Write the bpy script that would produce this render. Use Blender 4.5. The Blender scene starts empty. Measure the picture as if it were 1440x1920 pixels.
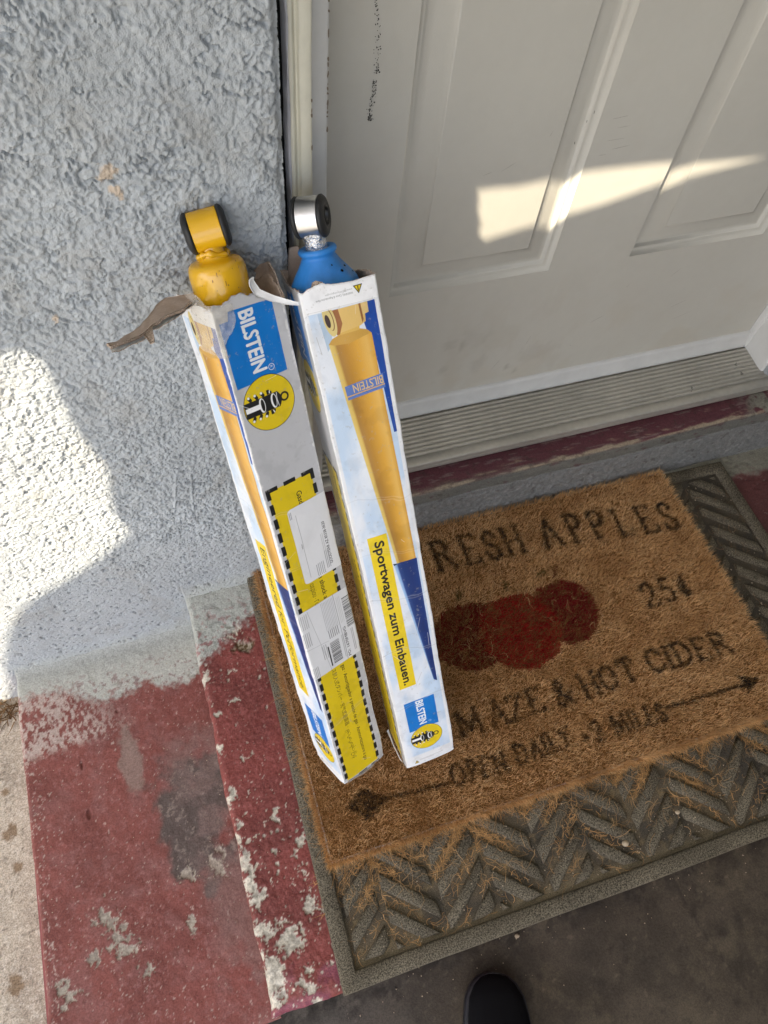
import bpy, math
import numpy as np
from mathutils import Vector, Matrix
from mathutils.geometry import tessellate_polygon

SC = bpy.context.scene
COL = SC.collection
RNG = np.random.default_rng(11)

# ------------------------------------------------------------------ camera, sky, sun, exposure
cam_data = bpy.data.cameras.new("camera")
cam = bpy.data.objects.new("camera", cam_data)
COL.objects.link(cam)
r_, u_, f_ = (Vector((0.9458713, -0.31428199, 0.08095874)), Vector((0.22859621, 0.8222497, 0.52119978)),
              Vector((0.230372, 0.47448105, -0.84958606)))
cam.matrix_world = Matrix(((r_.x, u_.x, -f_.x, -0.1954), (r_.y, u_.y, -f_.y, -0.7564),
                           (r_.z, u_.z, -f_.z, 1.0765), (0, 0, 0, 1)))
cam_data.sensor_fit = 'VERTICAL'
cam_data.sensor_height = 32.0
cam_data.lens = 32.0 * 1354.7 / 1920.0
cam_data.clip_start = 0.01
cam_data.clip_end = 400.0
SC.camera = cam

SUN_EL = math.radians(48.0)
SUN_DIR = Vector((0.793 * math.cos(SUN_EL), 0.609 * math.cos(SUN_EL), -math.sin(SUN_EL)))   # direction the light travels
world = bpy.data.worlds.new("World")
SC.world = world
world.use_nodes = True
wn = world.node_tree
bg = wn.nodes["Background"]
sky = wn.nodes.new("ShaderNodeTexSky")
sky.sky_type = 'NISHITA'
sky.sun_disc = False
sky.sun_elevation = SUN_EL
sky.air_density = 1.0
sky.dust_density = 2.5
sky.ozone_density = 1.1
sky.sun_rotation = math.atan2(-SUN_DIR.x, -SUN_DIR.y)
bg.inputs["Strength"].default_value = 0.15
wn.links.new(sky.outputs[0], bg.inputs[0])

sun_data = bpy.data.lights.new("sun", 'SUN')
sun_data.energy = 5.0
sun_data.angle = math.radians(0.25)
sun_data.color = (1.0, 0.87, 0.66)
sun = bpy.data.objects.new("sun", sun_data)
sun.rotation_euler = SUN_DIR.to_track_quat('-Z', 'Y').to_euler()
sun.location = (-3, -2, 5)
COL.objects.link(sun)

SC.view_settings.view_transform = 'Standard'
SC.view_settings.look = 'None'
SC.view_settings.gamma = 1.0
SC.view_settings.use_curve_mapping = False
SC.view_settings.exposure = 1.50
SC.cycles.max_bounces = 8
SC.cycles.diffuse_bounces = 5
SC.cycles.use_denoising = True


# ------------------------------------------------------------------ helpers
def _h(ix, iy, seed):
    h = (ix.astype(np.int64) * 374761393 + iy.astype(np.int64) * 668265263 + seed * 974634517) & 0xFFFFFFFF
    h = ((h ^ (h >> 13)) * 1274126177) & 0xFFFFFFFF
    h = h ^ (h >> 16)
    return (h & 0xFFFFFF) / float(0xFFFFFF)


def vnoise(x, y, seed=0):
    ix, iy = np.floor(x), np.floor(y)
    fx, fy = x - ix, y - iy
    fx = fx * fx * fx * (fx * (fx * 6 - 15) + 10)
    fy = fy * fy * fy * (fy * (fy * 6 - 15) + 10)
    a, b = _h(ix, iy, seed), _h(ix + 1, iy, seed)
    c, d = _h(ix, iy + 1, seed), _h(ix + 1, iy + 1, seed)
    return (a + (b - a) * fx) * (1 - fy) + (c + (d - c) * fx) * fy


def fbm(x, y, scale, seed=0, octaves=4, gain=0.5):
    s, amp, tot = 0.0, 1.0, 0.0
    x, y = np.asarray(x, float) / scale, np.asarray(y, float) / scale
    for k in range(octaves):
        c, sn = math.cos(0.7 * k), math.sin(0.7 * k)
        s = s + amp * vnoise(c * x - sn * y + 17.3 * k, sn * x + c * y + 9.1 * k, seed + 31 * k)
        tot += amp
        amp *= gain
        x, y = x * 2.03, y * 2.03
    return s / tot


def sstep(a, b, x):
    t = np.clip((x - a) / (b - a), 0, 1)
    return t * t * (3 - 2 * t)


def mix(a, b, t):
    a, b = np.asarray(a, float), np.asarray(b, float)
    t = np.asarray(t)[..., None]
    return a * (1 - t) + b * t


def mesh_np(name, verts, faces=None, quads=None, tris=None, cols=None, uvs=None, smooth=True, mats=(), fmat=None):
    me = bpy.data.meshes.new(name)
    verts = np.asarray(verts, np.float32).reshape(-1, 3)
    idx, starts, totals = [], [], []
    if quads is not None and len(quads):
        q = np.asarray(quads, np.int32).reshape(-1, 4)
        idx.append(q.ravel()); totals.append(np.full(len(q), 4, np.int32))
    if tris is not None and len(tris):
        t = np.asarray(tris, np.int32).reshape(-1, 3)
        idx.append(t.ravel()); totals.append(np.full(len(t), 3, np.int32))
    if faces is not None:
        for f in faces:
            idx.append(np.asarray(f, np.int32)); totals.append(np.array([len(f)], np.int32))
    idx = np.concatenate(idx); totals = np.concatenate(totals)
    starts = np.concatenate([[0], np.cumsum(totals)[:-1]]).astype(np.int32)
    me.vertices.add(len(verts)); me.vertices.foreach_set("co", verts.ravel())
    me.loops.add(len(idx)); me.loops.foreach_set("vertex_index", idx)
    me.polygons.add(len(totals)); me.polygons.foreach_set("loop_start", starts)
    me.polygons.foreach_set("loop_total", totals)
    if smooth:
        me.polygons.foreach_set("use_smooth", np.ones(len(totals), bool))
    if fmat is not None:
        me.polygons.foreach_set("material_index", np.asarray(fmat, np.int32))
    for m in mats:
        me.materials.append(m)
    if cols is not None:
        a = me.attributes.new("col", 'FLOAT_COLOR', 'POINT')
        c = np.ones((len(verts), 4), np.float32); c[:, :3] = np.asarray(cols, np.float32).reshape(-1, 3)
        a.data.foreach_set("color", c.ravel())
    if uvs is not None:
        uv = me.uv_layers.new(name="uv")
        uv.data.foreach_set("uv", np.asarray(uvs, np.float32).reshape(-1, 2)[idx].ravel())
    me.update(calc_edges=True)
    me.validate()
    return me


def grid_quads(nu, nv, off=0, wrap_u=False):
    a = np.arange(nu * nv).reshape(nu, nv) + off
    if wrap_u:
        a = np.vstack([a, a[:1]])
    return np.stack([a[:-1, :-1], a[1:, :-1], a[1:, 1:], a[:-1, 1:]], -1).reshape(-1, 4)


def obj(name, me, parent=None, loc=None):
    o = bpy.data.objects.new(name, me)
    COL.objects.link(o)
    if parent is not None:
        o.parent = parent
    if loc is not None:
        o.location = loc
    return o


def tag(o, label=None, cat=None, group=None, kind=None):
    if label: o["label"] = label
    if cat: o["category"] = cat
    if group: o["group"] = group
    if kind: o["kind"] = kind
    return o


def empty(name, mat=None, loc=None):
    o = bpy.data.objects.new(name, None)
    o.empty_display_size = 0.05
    COL.objects.link(o)
    if mat is not None: o.matrix_world = mat
    if loc is not None: o.location = loc
    return o


class MB:
    """collects simple solids into one mesh"""
    def __init__(s): s.v, s.f = [], []

    def add(s, verts, faces):
        n = len(s.v)
        s.v += [tuple(p) for p in verts]
        s.f += [tuple(i + n for i in f) for f in faces]
        return s

    def box(s, x0, y0, z0, x1, y1, z1, bev=0.0):
        b = bev
        if b <= 0:
            v = [(x0, y0, z0), (x1, y0, z0), (x1, y1, z0), (x0, y1, z0), (x0, y0, z1), (x1, y0, z1), (x1, y1, z1), (x0, y1, z1)]
            f = [(0, 3, 2, 1), (4, 5, 6, 7), (0, 1, 5, 4), (1, 2, 6, 5), (2, 3, 7, 6), (3, 0, 4, 7)]
            return s.add(v, f)
        v, ids = [], {}
        for ix, (xx, dx) in enumerate(((x0, b), (x1, -b))):
            for iy, (yy, dy) in enumerate(((y0, b), (y1, -b))):
                for iz, (zz, dz) in enumerate(((z0, b), (z1, -b))):
                    k = (ix, iy, iz)
                    ids[k] = (len(v), len(v) + 1, len(v) + 2)
                    v += [(xx, yy + dy, zz + dz), (xx + dx, yy, zz + dz), (xx + dx, yy + dy, zz)]
        f = []
        I = lambda a, c, d, ax: ids[(a, c, d)][ax]
        f.append([I(0, 0, 0, 0), I(0, 0, 1, 0), I(0, 1, 1, 0), I(0, 1, 0, 0)])
        f.append([I(1, 0, 0, 0), I(1, 1, 0, 0), I(1, 1, 1, 0), I(1, 0, 1, 0)])
        f.append([I(0, 0, 0, 1), I(1, 0, 0, 1), I(1, 0, 1, 1), I(0, 0, 1, 1)])
        f.append([I(0, 1, 0, 1), I(0, 1, 1, 1), I(1, 1, 1, 1), I(1, 1, 0, 1)])
        f.append([I(0, 0, 0, 2), I(0, 1, 0, 2), I(1, 1, 0, 2), I(1, 0, 0, 2)])
        f.append([I(0, 0, 1, 2), I(1, 0, 1, 2), I(1, 1, 1, 2), I(0, 1, 1, 2)])
        for c in (0, 1):
            for d in (0, 1):
                f.append([I(0, c, d, 1), I(0, c, d, 2), I(1, c, d, 2), I(1, c, d, 1)])
                f.append([I(c, 0, d, 0), I(c, 0, d, 2), I(c, 1, d, 2), I(c, 1, d, 0)])
                f.append([I(c, d, 0, 0), I(c, d, 0, 1), I(c, d, 1, 1), I(c, d, 1, 0)])
        for k in ids: f.append(list(ids[k]))
        return s.add(v, f)

    def mesh(s, name, mats=(), smooth=False):
        import bmesh
        me = bpy.data.meshes.new(name)
        me.from_pydata(s.v, [], s.f)
        bm = bmesh.new(); bm.from_mesh(me)
        bmesh.ops.recalc_face_normals(bm, faces=bm.faces)
        bm.to_mesh(me); bm.free()
        if smooth:
            for p in me.polygons: p.use_smooth = True
        for m in mats: me.materials.append(m)
        return me


def material(name, base=(.5, .5, .5), attr=False, rough=.6, spec=.4, metallic=0.0, var=None, bump=None, bump2=None,
             rough_var=None, img=None, coat=0.0, speck=None):
    """var=(scale, amount): soft brightness variation; speck=(scale, dark mult, light mult); bump=(scale, height in m)"""
    m = bpy.data.materials.new(name); m.use_nodes = True
    nt = m.node_tree; N = nt.nodes; L = nt.links
    P = N["Principled BSDF"]
    P.inputs["Roughness"].default_value = rough
    P.inputs["Specular IOR Level"].default_value = spec
    P.inputs["Metallic"].default_value = metallic
    P.inputs["Coat Weight"].default_value = coat
    tc = N.new("ShaderNodeTexCoord")
    if img is not None:
        t = N.new("ShaderNodeTexImage"); t.image = img; t.interpolation = 'Cubic'; t.extension = 'EXTEND'
        src = t.outputs["Color"]
    elif attr:
        t = N.new("ShaderNodeAttribute"); t.attribute_name = "col"; src = t.outputs["Color"]
    else:
        t = N.new("ShaderNodeRGB"); t.outputs[0].default_value = (*base, 1); src = t.outputs[0]

    def noise(scale, detail=4, rgh=.6):
        n = N.new("ShaderNodeTexNoise"); n.inputs["Scale"].default_value = scale
        n.inputs["Detail"].default_value = detail; n.inputs["Roughness"].default_value = rgh
        L.new(tc.outputs["Object"], n.inputs["Vector"]); return n

    def mult(src, fac_out, lo, hi, a=.3, b=.7):
        mr = N.new("ShaderNodeMapRange"); mr.inputs[1].default_value = a; mr.inputs[2].default_value = b
        mr.inputs[3].default_value = lo; mr.inputs[4].default_value = hi
        L.new(fac_out, mr.inputs[0])
        vm = N.new("ShaderNodeVectorMath"); vm.operation = 'SCALE'
        L.new(src, vm.inputs[0]); L.new(mr.outputs[0], vm.inputs["Scale"])
        return vm.outputs[0]
    for vv in (var if isinstance(var, list) else [var] if var else []):
        src = mult(src, noise(vv[0]).outputs["Fac"], 1 - vv[1], 1 + vv[1])
    if speck:
        src = mult(src, noise(speck[0], 2, .8).outputs["Fac"], speck[1], speck[2], .38, .62)
    L.new(src, P.inputs["Base Color"])
    if rough_var:
        mr = N.new("ShaderNodeMapRange"); mr.inputs[1].default_value = .3; mr.inputs[2].default_value = .7
        mr.inputs[3].default_value = rough - rough_var[1]; mr.inputs[4].default_value = rough + rough_var[1]
        L.new(noise(rough_var[0]).outputs["Fac"], mr.inputs[0]); L.new(mr.outputs[0], P.inputs["Roughness"])
    prev = None
    for b in (bump, bump2):
        if not b: continue
        bn = N.new("ShaderNodeBump"); bn.inputs["Distance"].default_value = b[1]; bn.inputs["Strength"].default_value = 1.0
        L.new(noise(b[0]).outputs["Fac"], bn.inputs["Height"])
        if prev: L.new(prev.outputs[0], bn.inputs["Normal"])
        prev = bn
    if prev: L.new(prev.outputs[0], P.inputs["Normal"])
    return m


def lathe(profile, seg=40, axis='z'):
    """profile [(r, h)] -> verts, quads (closed round)"""
    pr = np.array(profile, float)
    a = np.linspace(0, 2 * np.pi, seg, endpoint=False)
    r, h = pr[:, 0], pr[:, 1]
    X = np.cos(a)[:, None] * r[None]; Y = np.sin(a)[:, None] * r[None]; Z = np.broadcast_to(h[None], X.shape)
    V = np.stack([X, Y, Z], -1)
    if axis == 'x': V = np.stack([V[..., 2], V[..., 0], V[..., 1]], -1)
    return V.reshape(-1, 3), grid_quads(seg, len(pr), wrap_u=True)


def extrude_profile(pts, z0, z1, name, mats):
    """open profile of (x, y) swept in z"""
    pts = np.array(pts, float); n = len(pts)
    zs = np.array([z0, z1])
    V = np.concatenate([np.c_[pts, np.full(n, z)] for z in zs])
    q = [(i, i + 1, n + i + 1, n + i) for i in range(n - 1)]
    return mesh_np(name, V, quads=q, smooth=False, mats=mats)


# ------------------------------------------------------------------ materials
M_STUCCO = material("stucco_paint", attr=True, rough=.85, spec=.2, bump=(750, .0010), var=[(6, .06), (45, .06)])
M_STUCCO_PLAIN = material("stucco_paint_plain", (.375, .400, .418), rough=.85, spec=.2, bump=(210, .006), bump2=(600, .0025), var=(6, .06))
M_PAINTED = material("worn_red_paint", attr=True, rough=.55, spec=.35, bump=(420, .0007), bump2=(1500, .0003), speck=(380, .80, 1.16), rough_var=(30, .15))
M_LOWPAINT = material("dusty_red_paint", attr=True, rough=.75, spec=.25, bump=(380, .0006), bump2=(1500, .0003), speck=(380, .82, 1.16))
M_GROUND = material("light_concrete", attr=True, rough=.9, spec=.2, bump=(600, .0008), speck=(430, .66, 1.2))
M_FARGROUND = material("pale_concrete", (.42, .41, .39), rough=.9, spec=.2, var=(1.2, .15))
M_FLOOR = material("dark_concrete", attr=True, rough=.75, spec=.3, bump=(260, .0006), speck=(420, .8, 1.15), rough_var=(12, .15))
M_DOOR = material("door_paint", attr=True, rough=.42, spec=.4, bump=(700, .00012), var=[(5, .03), (60, .015)])
M_TRIM = material("cream_trim_paint", (.62, .60, .50), rough=.5, spec=.4, bump=(90, .0006), bump2=(500, .0003), var=[(30, .07)])
M_JAMB = material("white_jamb_paint", (.56, .56, .55), rough=.5, spec=.4, bump=(120, .0003), var=[(25, .06)])
M_CAULK = material("old_caulk", (.42, .42, .45), rough=.8, spec=.2, bump=(200, .001), var=(40, .15))
M_DARK = material("dark_gap", (.01, .01, .01), rough=.95, spec=.05)
M_THRESH = material("threshold_metal", (.47, .45, .40), rough=.38, spec=.5, metallic=.55, var=[(14, .10), (120, .06)], rough_var=(20, .12))
M_RUBBER = material("mat_rubber", (.098, .084, .060), rough=.9, spec=.2, speck=(560, .35, 2.1), var=(20, .2), bump=(1000, .0012))
M_GROOVE = material("dirty_groove", attr=True, rough=.95, spec=.1, speck=(900, .6, 1.5), bump=(700, .001))
M_COIR = material("coir_fibre", attr=True, rough=.9, spec=.08)
M_COIRBASE = material("coir_base", (.20, .105, .040), rough=.95, spec=.05, speck=(600, .4, 1.6))
M_VINYL = material("vinyl_backing", (.62, .60, .54), rough=.6, spec=.3)
M_KRAFT = material("kraft_board", (.40, .315, .255), rough=.85, spec=.15, var=[(40, .12), (300, .08)], bump=(500, .0003))
M_KRAFTFUZZ = material("torn_board_edge", (.42, .33, .26), rough=.95, spec=.1, speck=(900, .5, 1.4), bump=(500, .001))
M_WHITECARD = material("white_card", (.78, .78, .78), rough=.5, spec=.35, var=[(60, .05)])
M_YELLOW = material("yellow_enamel", (.66, .365, .006), rough=.24, spec=.5, var=[(25, .04)], coat=.5)
M_BLUE = material("blue_rubber_boot", (.03, .20, .55), rough=.42, spec=.4, var=[(35, .22)], bump=(120, .0004), rough_var=(40, .1))
M_BLACKRUB = material("black_rubber", (.014, .014, .015), rough=.5, spec=.4, var=(60, .2), bump=(500, .0002))
M_STEEL = material("zinc_plated_steel", (.62, .62, .63), rough=.36, metallic=1.0, spec=.5, var=(60, .05), rough_var=(50, .1), bump=(300, .00015))
M_FOIL = material("crinkled_foil", (.78, .78, .78), rough=.25, metallic=1.0, bump=(190, .004))
M_SHOE = material("black_canvas", (.006, .006, .007), rough=.9, spec=.1, bump=(900, .0005))
M_SHOESOLE = material("black_sole_rubber", (.020, .020, .024), rough=.38, spec=.35)
M_GRIT = material("grit", (.42, .34, .24), rough=.9, spec=.2, var=(300, .3))
M_TWIG = material("dry_twig", (.16, .09, .045), rough=.9, spec=.1, var=(200, .3))
M_CRAYON = material("black_crayon", (.02, .018, .016), rough=.6, spec=.3)
M_SMUDGE = material("grey_smudge", (.30, .285, .255), rough=.55, spec=.3, var=(200, .15))
M_BLOCKER = material("white_blocker_sheet", (.72, .73, .74), rough=.8, spec=.2, var=(3, .1))  # pale finish of the added overhead sun blocker
M_TAPE = material("clear_tape", (.75, .70, .60), rough=.12, spec=.6, bump=(150, .003))
nt = M_TAPE.node_tree
tr = nt.nodes.new("ShaderNodeBsdfTransparent"); mx = nt.nodes.new("ShaderNodeMixShader"); mx.inputs[0].default_value = .33
nt.links.new(tr.outputs[0], mx.inputs[1]); nt.links.new(nt.nodes["Principled BSDF"].outputs[0], mx.inputs[2])
nt.links.new(mx.outputs[0], nt.nodes["Material Output"].inputs[0])

# ------------------------------------------------------------------ ground, steps, floor
YW = -0.2186                        # face of the stucco wall
LOW_Z, GROUND_Z, FLOOR_Z = -0.118, -0.2066, -0.132
RED, CREAM, GREYG = (.205, .047, .039), (.56, .51, .42), (.42, .43, .39)


def axis_vals(lo, hi, step):
    return np.linspace(lo, hi, max(2, int(round((hi - lo) / step)) + 1))


def drop(d, r):
    dd = np.clip(d, 0, r)
    return r - np.sqrt(np.maximum(r * r - (r - dd) ** 2, 0))


# landing (upper step) ------------------------------------------------
def landing_colour(X, Y):
    wall_dist = (-0.216 - Y)
    bound = .115 - (X + .261) * .45 + (fbm(X, Y, .03, 5) - .5) * .05 + (fbm(X, Y, .004, 6) - .5) * .03
    bound = np.where(X > .5, .045 + (fbm(X, Y, .03, 5) - .5) * .03, bound)
    grey = 1 - sstep(-.012, .012, wall_dist - bound)
    c = mix(RED, np.array(RED) * .72, sstep(.35, .75, fbm(X, Y, .05, 8)))
    c = mix(c, (.20, .05, .075), sstep(-.72, -.79, Y) * sstep(.4, .6, fbm(X, Y, .03, 77)) * .9)
    # worn chips, denser toward the outer edge and the front
    n = fbm(X, Y, .012, 21, 4, .6)
    dens = .755 - .09 * sstep(-.45, -.72, Y) - .12 * sstep(-.235, -.262, X) * sstep(-.30, -.6, Y)
    chip = sstep(dens, dens + .025, n)
    small = sstep(.80, .84, fbm(X, Y, .0035, 22, 2)) * (.3 + .7 * sstep(-.4, -.65, Y))
    rag = fbm(X, Y, .011, 33, 5, .72)
    for (cx, cy, rr) in ((-.250, -.711, .016), (-.222, -.731, .015), (-.255, -.755, .018), (-.210, -.782, .012), (-.257, -.775, .016),
                         (-.252, -.678, .010), (-.257, -.597, .009), (-.253, -.63, .009), (-.258, -.362, .009), (-.199, -.298, .012),
                         (-.221, -.416, .003), (-.19, -.70, .008), (-.258, -.655, .012), (-.185, -.66, .008), (-.259, -.54, .008), (-.258, -.47, .006)):
        d = np.hypot(X - cx, (Y - cy) * .7) / rr
        chip = np.maximum(chip, sstep(.585, .625, rag + .26 * (1 - d)) * (d < 2.0))
    cc = mix(CREAM, np.array(CREAM) * .62, sstep(.4, .7, fbm(X, Y, .004, 12, 2)))
    c = mix(c, np.array(RED) * 1.5 + .05, sstep(.55, .75, fbm(X, Y, .003, 55, 2)) * .35)
    c = mix(c, cc, np.maximum(chip, small))
    g = mix(GREYG, np.array(GREYG) * .72, sstep(.55, .78, fbm(X, Y, .010, 41)))
    g = mix(g, (.27, .10, .10), sstep(.60, .68, fbm(X, Y, .007, 42)) * sstep(.0, .09, wall_dist) * .8)
    c = mix(c, g, grey)
    d = np.hypot((X + .19) * .8, Y + .329) + (fbm(X, Y, .008, 35) - .5) * .016
    hole = 1 - sstep(.008, .015, d)
    c = mix(c, mix((.10, .06, .02), (.40, .34, .26), sstep(.4, .6, fbm(X, Y, .003, 36, 2))), hole)
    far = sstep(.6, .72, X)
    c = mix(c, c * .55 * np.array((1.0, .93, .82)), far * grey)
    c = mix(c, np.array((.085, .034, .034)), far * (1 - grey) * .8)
    return c, chip, hole


XE, YF = -.262, -.805
xs = np.concatenate([axis_vals(XE, -.10, .0016), axis_vals(-.095, .70, .012), axis_vals(.705, .95, .003), axis_vals(.98, 1.6, .05)])
ys = axis_vals(YF, YW + .03, .0016)
X, Y = np.meshgrid(xs, ys, indexing='ij')
c, chip, hole = landing_colour(X, Y)
edge = XE + .0015 * np.sin(Y * 40) + (fbm(Y, Y * 0 + 3, .03, 3) - .5) * .005
Zs = (fbm(X, Y, .010, 2) - .5) * .0022 + (fbm(X, Y, .003, 4) - .5) * .0010 - chip * .0016 - hole * .006
Zs -= drop(X - XE, .009) + drop(Y - YF, .011)
corner = 1 - sstep(.0, .055, np.hypot(X - XE, Y - YF) + (fbm(X, Y, .02, 9) - .5) * .03)
Zs -= corner * .012
X2 = np.where(X < -.2, X + (edge - XE) * (1 - sstep(XE, XE + .012, X)), X)
Y2 = Y + (fbm(X, X * 0, .03, 14) - .5) * .006 * (1 - sstep(YF, YF + .015, Y))
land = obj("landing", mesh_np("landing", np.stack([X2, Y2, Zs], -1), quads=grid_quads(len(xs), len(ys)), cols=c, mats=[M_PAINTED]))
tag(land, "upper concrete landing painted dark red under the doormats", kind="structure")
# side and front faces of the landing
zt = axis_vals(LOW_Z - .02, -.008, .003)


def face_grid(P, axis):
    pass


yy, zz = np.meshgrid(ys, zt, indexing='ij')
edge_y = XE + .0015 * np.sin(yy * 40) + (fbm(yy, yy * 0 + 3, .03, 3) - .5) * .005
topz = np.interp(yy[:, 0], ys, Zs[0])[:, None]
zz = zt[0] + (zz - zt[0]) * (topz - zt[0]) / (zt[-1] - zt[0])
n = fbm(yy, zz, .014, 60, 4, .6)
c = mix((.30, .085, .085), (.55, .50, .42), sstep(.52, .62, n + .25 * sstep(-.03, 0.0, zz)))
c = mix(c, GREYG, 1 - sstep(.06, .10, (-.216 - yy) + (fbm(yy, zz, .02, 61) - .5) * .05))
P = np.stack([edge_y - .002 * 0 + (fbm(yy, zz, .01, 62) - .5) * .002 * sstep(-.008, -.02, zz), yy, zz], -1)
tag(obj("landing_side", mesh_np("landing_side", P, quads=grid_quads(*yy.shape), cols=c, mats=[M_PAINTED])), kind="structure")
xf = np.concatenate([axis_vals(XE, -.13, .002), axis_vals(-.12, 1.6, .04)])
zf = axis_vals(FLOOR_Z - .01, -.010, .003)
xx, zz = np.meshgrid(xf, zf, indexing='ij')
topz = np.interp(xf, xs, Zs[:, 0])[:, None]
zz = zf[0] + (zz - zf[0]) * (topz - zf[0]) / (zf[-1] - zf[0])
Yf = YF + (fbm(xx, xx * 0, .03, 14) - .5) * .006
n = fbm(xx, zz, .016, 70, 4, .6)
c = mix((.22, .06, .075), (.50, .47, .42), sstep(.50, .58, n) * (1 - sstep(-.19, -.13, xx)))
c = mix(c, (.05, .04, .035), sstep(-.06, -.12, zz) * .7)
P = np.stack([xx, Yf - .004 * sstep(-.01, -.12, zz), zz], -1)
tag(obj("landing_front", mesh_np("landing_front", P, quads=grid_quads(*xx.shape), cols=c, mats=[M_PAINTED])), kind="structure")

# lower step --------------------------------------------------------------
XL, YLF = -.553, -.812
xs = axis_vals(XL, XE + .004, .0016)
ys = axis_vals(YLF, YW + .02, .0016)
X, Y = np.meshgrid(xs, ys, indexing='ij')
LRED = np.array((.212, .070, .058))
c = mix(LRED, LRED * .82, sstep(.35, .7, fbm(X, Y, .06, 101)))
c = mix(c, (.34, .17, .155), (sstep(.58, .72, fbm(X, Y, .007, 110, 5, .75))) * .45)
c = mix(c, (.24, .12, .11), sstep(.45, .75, fbm(X, Y, .025, 114, 4, .6)) * .35)
edgeband = 1 - sstep(.012, .035, X - XL + (fbm(X, Y, .02, 120) - .5) * .02)
small = sstep(.74 - .10 * edgeband - .04 * sstep(-.5, -.75, Y), .79 - .10 * edgeband, fbm(X, Y, .0040, 111, 4, .7))
c = mix(c, (.50, .42, .36), small * .6)
stain = np.hypot((X + .322) / .062, (Y + .530) / .085) + (fbm(X, Y, .035, 102) - .5) * 1.3
stain = 1 - sstep(.75, 1.15, stain)
c = mix(c, mix((.088, .074, .066), (.21, .175, .150), sstep(.58, .72, fbm(X, Y, .008, 103, 5, .72))), stain * .92)
band = (1 - sstep(.025, .07, np.abs(X + .29 + .1 * (Y + .5)))) * sstep(-.36, -.42, Y)
c = mix(c, (.20, .135, .12), band * .55 * sstep(.35, .6, fbm(X, Y, .03, 104)))
tri = 1 - sstep(.8, 1.1, np.hypot((X + .398) / .020, (Y + .42) / .055) + (fbm(X, Y, .02, 105) - .5) * .9)
c = mix(c, (.25, .19, .16), tri * .7)
flake = np.zeros_like(X)
rag = fbm(X, Y, .010, 106, 5, .74)
for (cx, cy, rx, ry) in ((-.467, -.618, .016, .016), (-.452, -.642, .014, .034), (-.523, -.690, .014, .020), (-.481, -.666, .008, .012), (-.445, -.66, .02, .02),
                         (-.30, -.605, .012, .02), (-.28, -.305, .012, .006), (-.42, -.70, .012, .01), (-.35, -.67, .006, .012), (-.345, -.60, .012, .014)):
    d = np.hypot((X - cx) / rx, (Y - cy) / ry)
    flake = np.maximum(flake, sstep(.575, .615, rag + .26 * (1 - d)) * (d < 2.0))
c = mix(c, mix((.37, .33, .27), (.25, .21, .17), sstep(.4, .65, fbm(X, Y, .004, 107, 2))), flake)
# dry-brushed scuff toward the upper left
sc = (1 - sstep(-.07, .03, X + .42 + (Y + .31) * .6)) * sstep(-.375, -.355, Y + (X + .45) * -.05) * sstep(.42, .58, fbm(X * 1.6, Y, .008, 108, 4, .7))
c = mix(c, (.50, .42, .37), sc * .75)
wd = (YW - Y)
gb = .045 + .25 * np.clip(X + .545, 0, .12) + .07 * np.clip((X + .42), 0, .2) + (fbm(X, Y, .03, 109) - .5) * .05 + (fbm(X, Y, .005, 113) - .5) * .03
grey = 1 - sstep(-.010, .014, wd - gb)
g = mix((.43, .43, .385), np.array((.33, .34, .32)), sstep(.05, .0, wd))
g = mix(g, (.25, .17, .16), sstep(.62, .70, fbm(X, Y, .006, 112, 3, .6)) * sstep(.02, .06, wd) * .8)
c = mix(c, g, grey)
Zs = LOW_Z + (fbm(X, Y, .014, 130) - .5) * .0022 + (fbm(X, Y, .004, 131) - .5) * .0007 - (flake * .0012) - drop(X - XL, .007) - drop(Y - YLF, .006)
Zs += .010 * np.exp(-np.clip(YW - Y, 0, 1) / .006)
for (cx, cy, rx, ry) in ((-.468, -.475, .004, .009), (-.408, -.331, .003, .003), (-.47, -.40, .0025, .008)):
    Zs -= .003 * (1 - sstep(.6, 1, np.hypot((X - cx) / rx, (Y - cy) / ry)))
X2 = X + (.004 * np.sin(Y * 9 + 1) + (fbm(Y, Y * 0, .05, 133) - .5) * .004) * (1 - sstep(XL, XL + .03, X))
tag(obj("lower_step", mesh_np("lower_step", np.stack([X2, Y, Zs], -1), quads=grid_quads(len(xs), len(ys)), cols=c, mats=[M_LOWPAINT])), kind="structure")
m = MB(); m.box(XL + .001, YLF + .001, GROUND_Z - .05, XE, YW, LOW_Z - .008)
tag(obj("lower_step_base", m.mesh("lower_step_base", [material("red_step_side", (.30, .095, .09), rough=.7, bump=(300, .001), var=(40, .2))])), kind="structure")

# light concrete ground at the left, far ground, dark porch floor -----------------
xs = axis_vals(-.90, XL + .012, .0022); ys = axis_vals(-1.0, YW, .0022)
X, Y = np.meshgrid(xs, ys, indexing='ij')
c = mix((.50, .44, .35), (.39, .34, .27), sstep(.35, .7, fbm(X, Y, .05, 140)))
c = mix(c, (.62, .57, .48), sstep(.55, .7, fbm(X, Y, .004, 141, 2)) * .6)
c = mix(c, (.16, .13, .10), sstep(.70, .76, fbm(X, Y, .005, 142, 3, .6)) * .7)
for (cx, cy, rr) in ((-.607, -.445, .012), (-.600, -.50, .008), (-.612, -.655, .014), (-.61, -.38, .006)):
    c = mix(c, (.20, .13, .07), (1 - sstep(.6, 1.2, np.hypot(X - cx, Y - cy) / rr + (fbm(X, Y, .006, 143) - .5) * 1.4)) * .8)
c = mix(c, (.17, .12, .07), (1 - sstep(.0, .05, YW - Y + (fbm(X, Y, .02, 144) - .5) * .04)) * .7)
Zs = GROUND_Z + (fbm(X, Y, .02, 145) - .5) * .002 + (fbm(X, Y, .004, 146) - .5) * .0012
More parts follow.
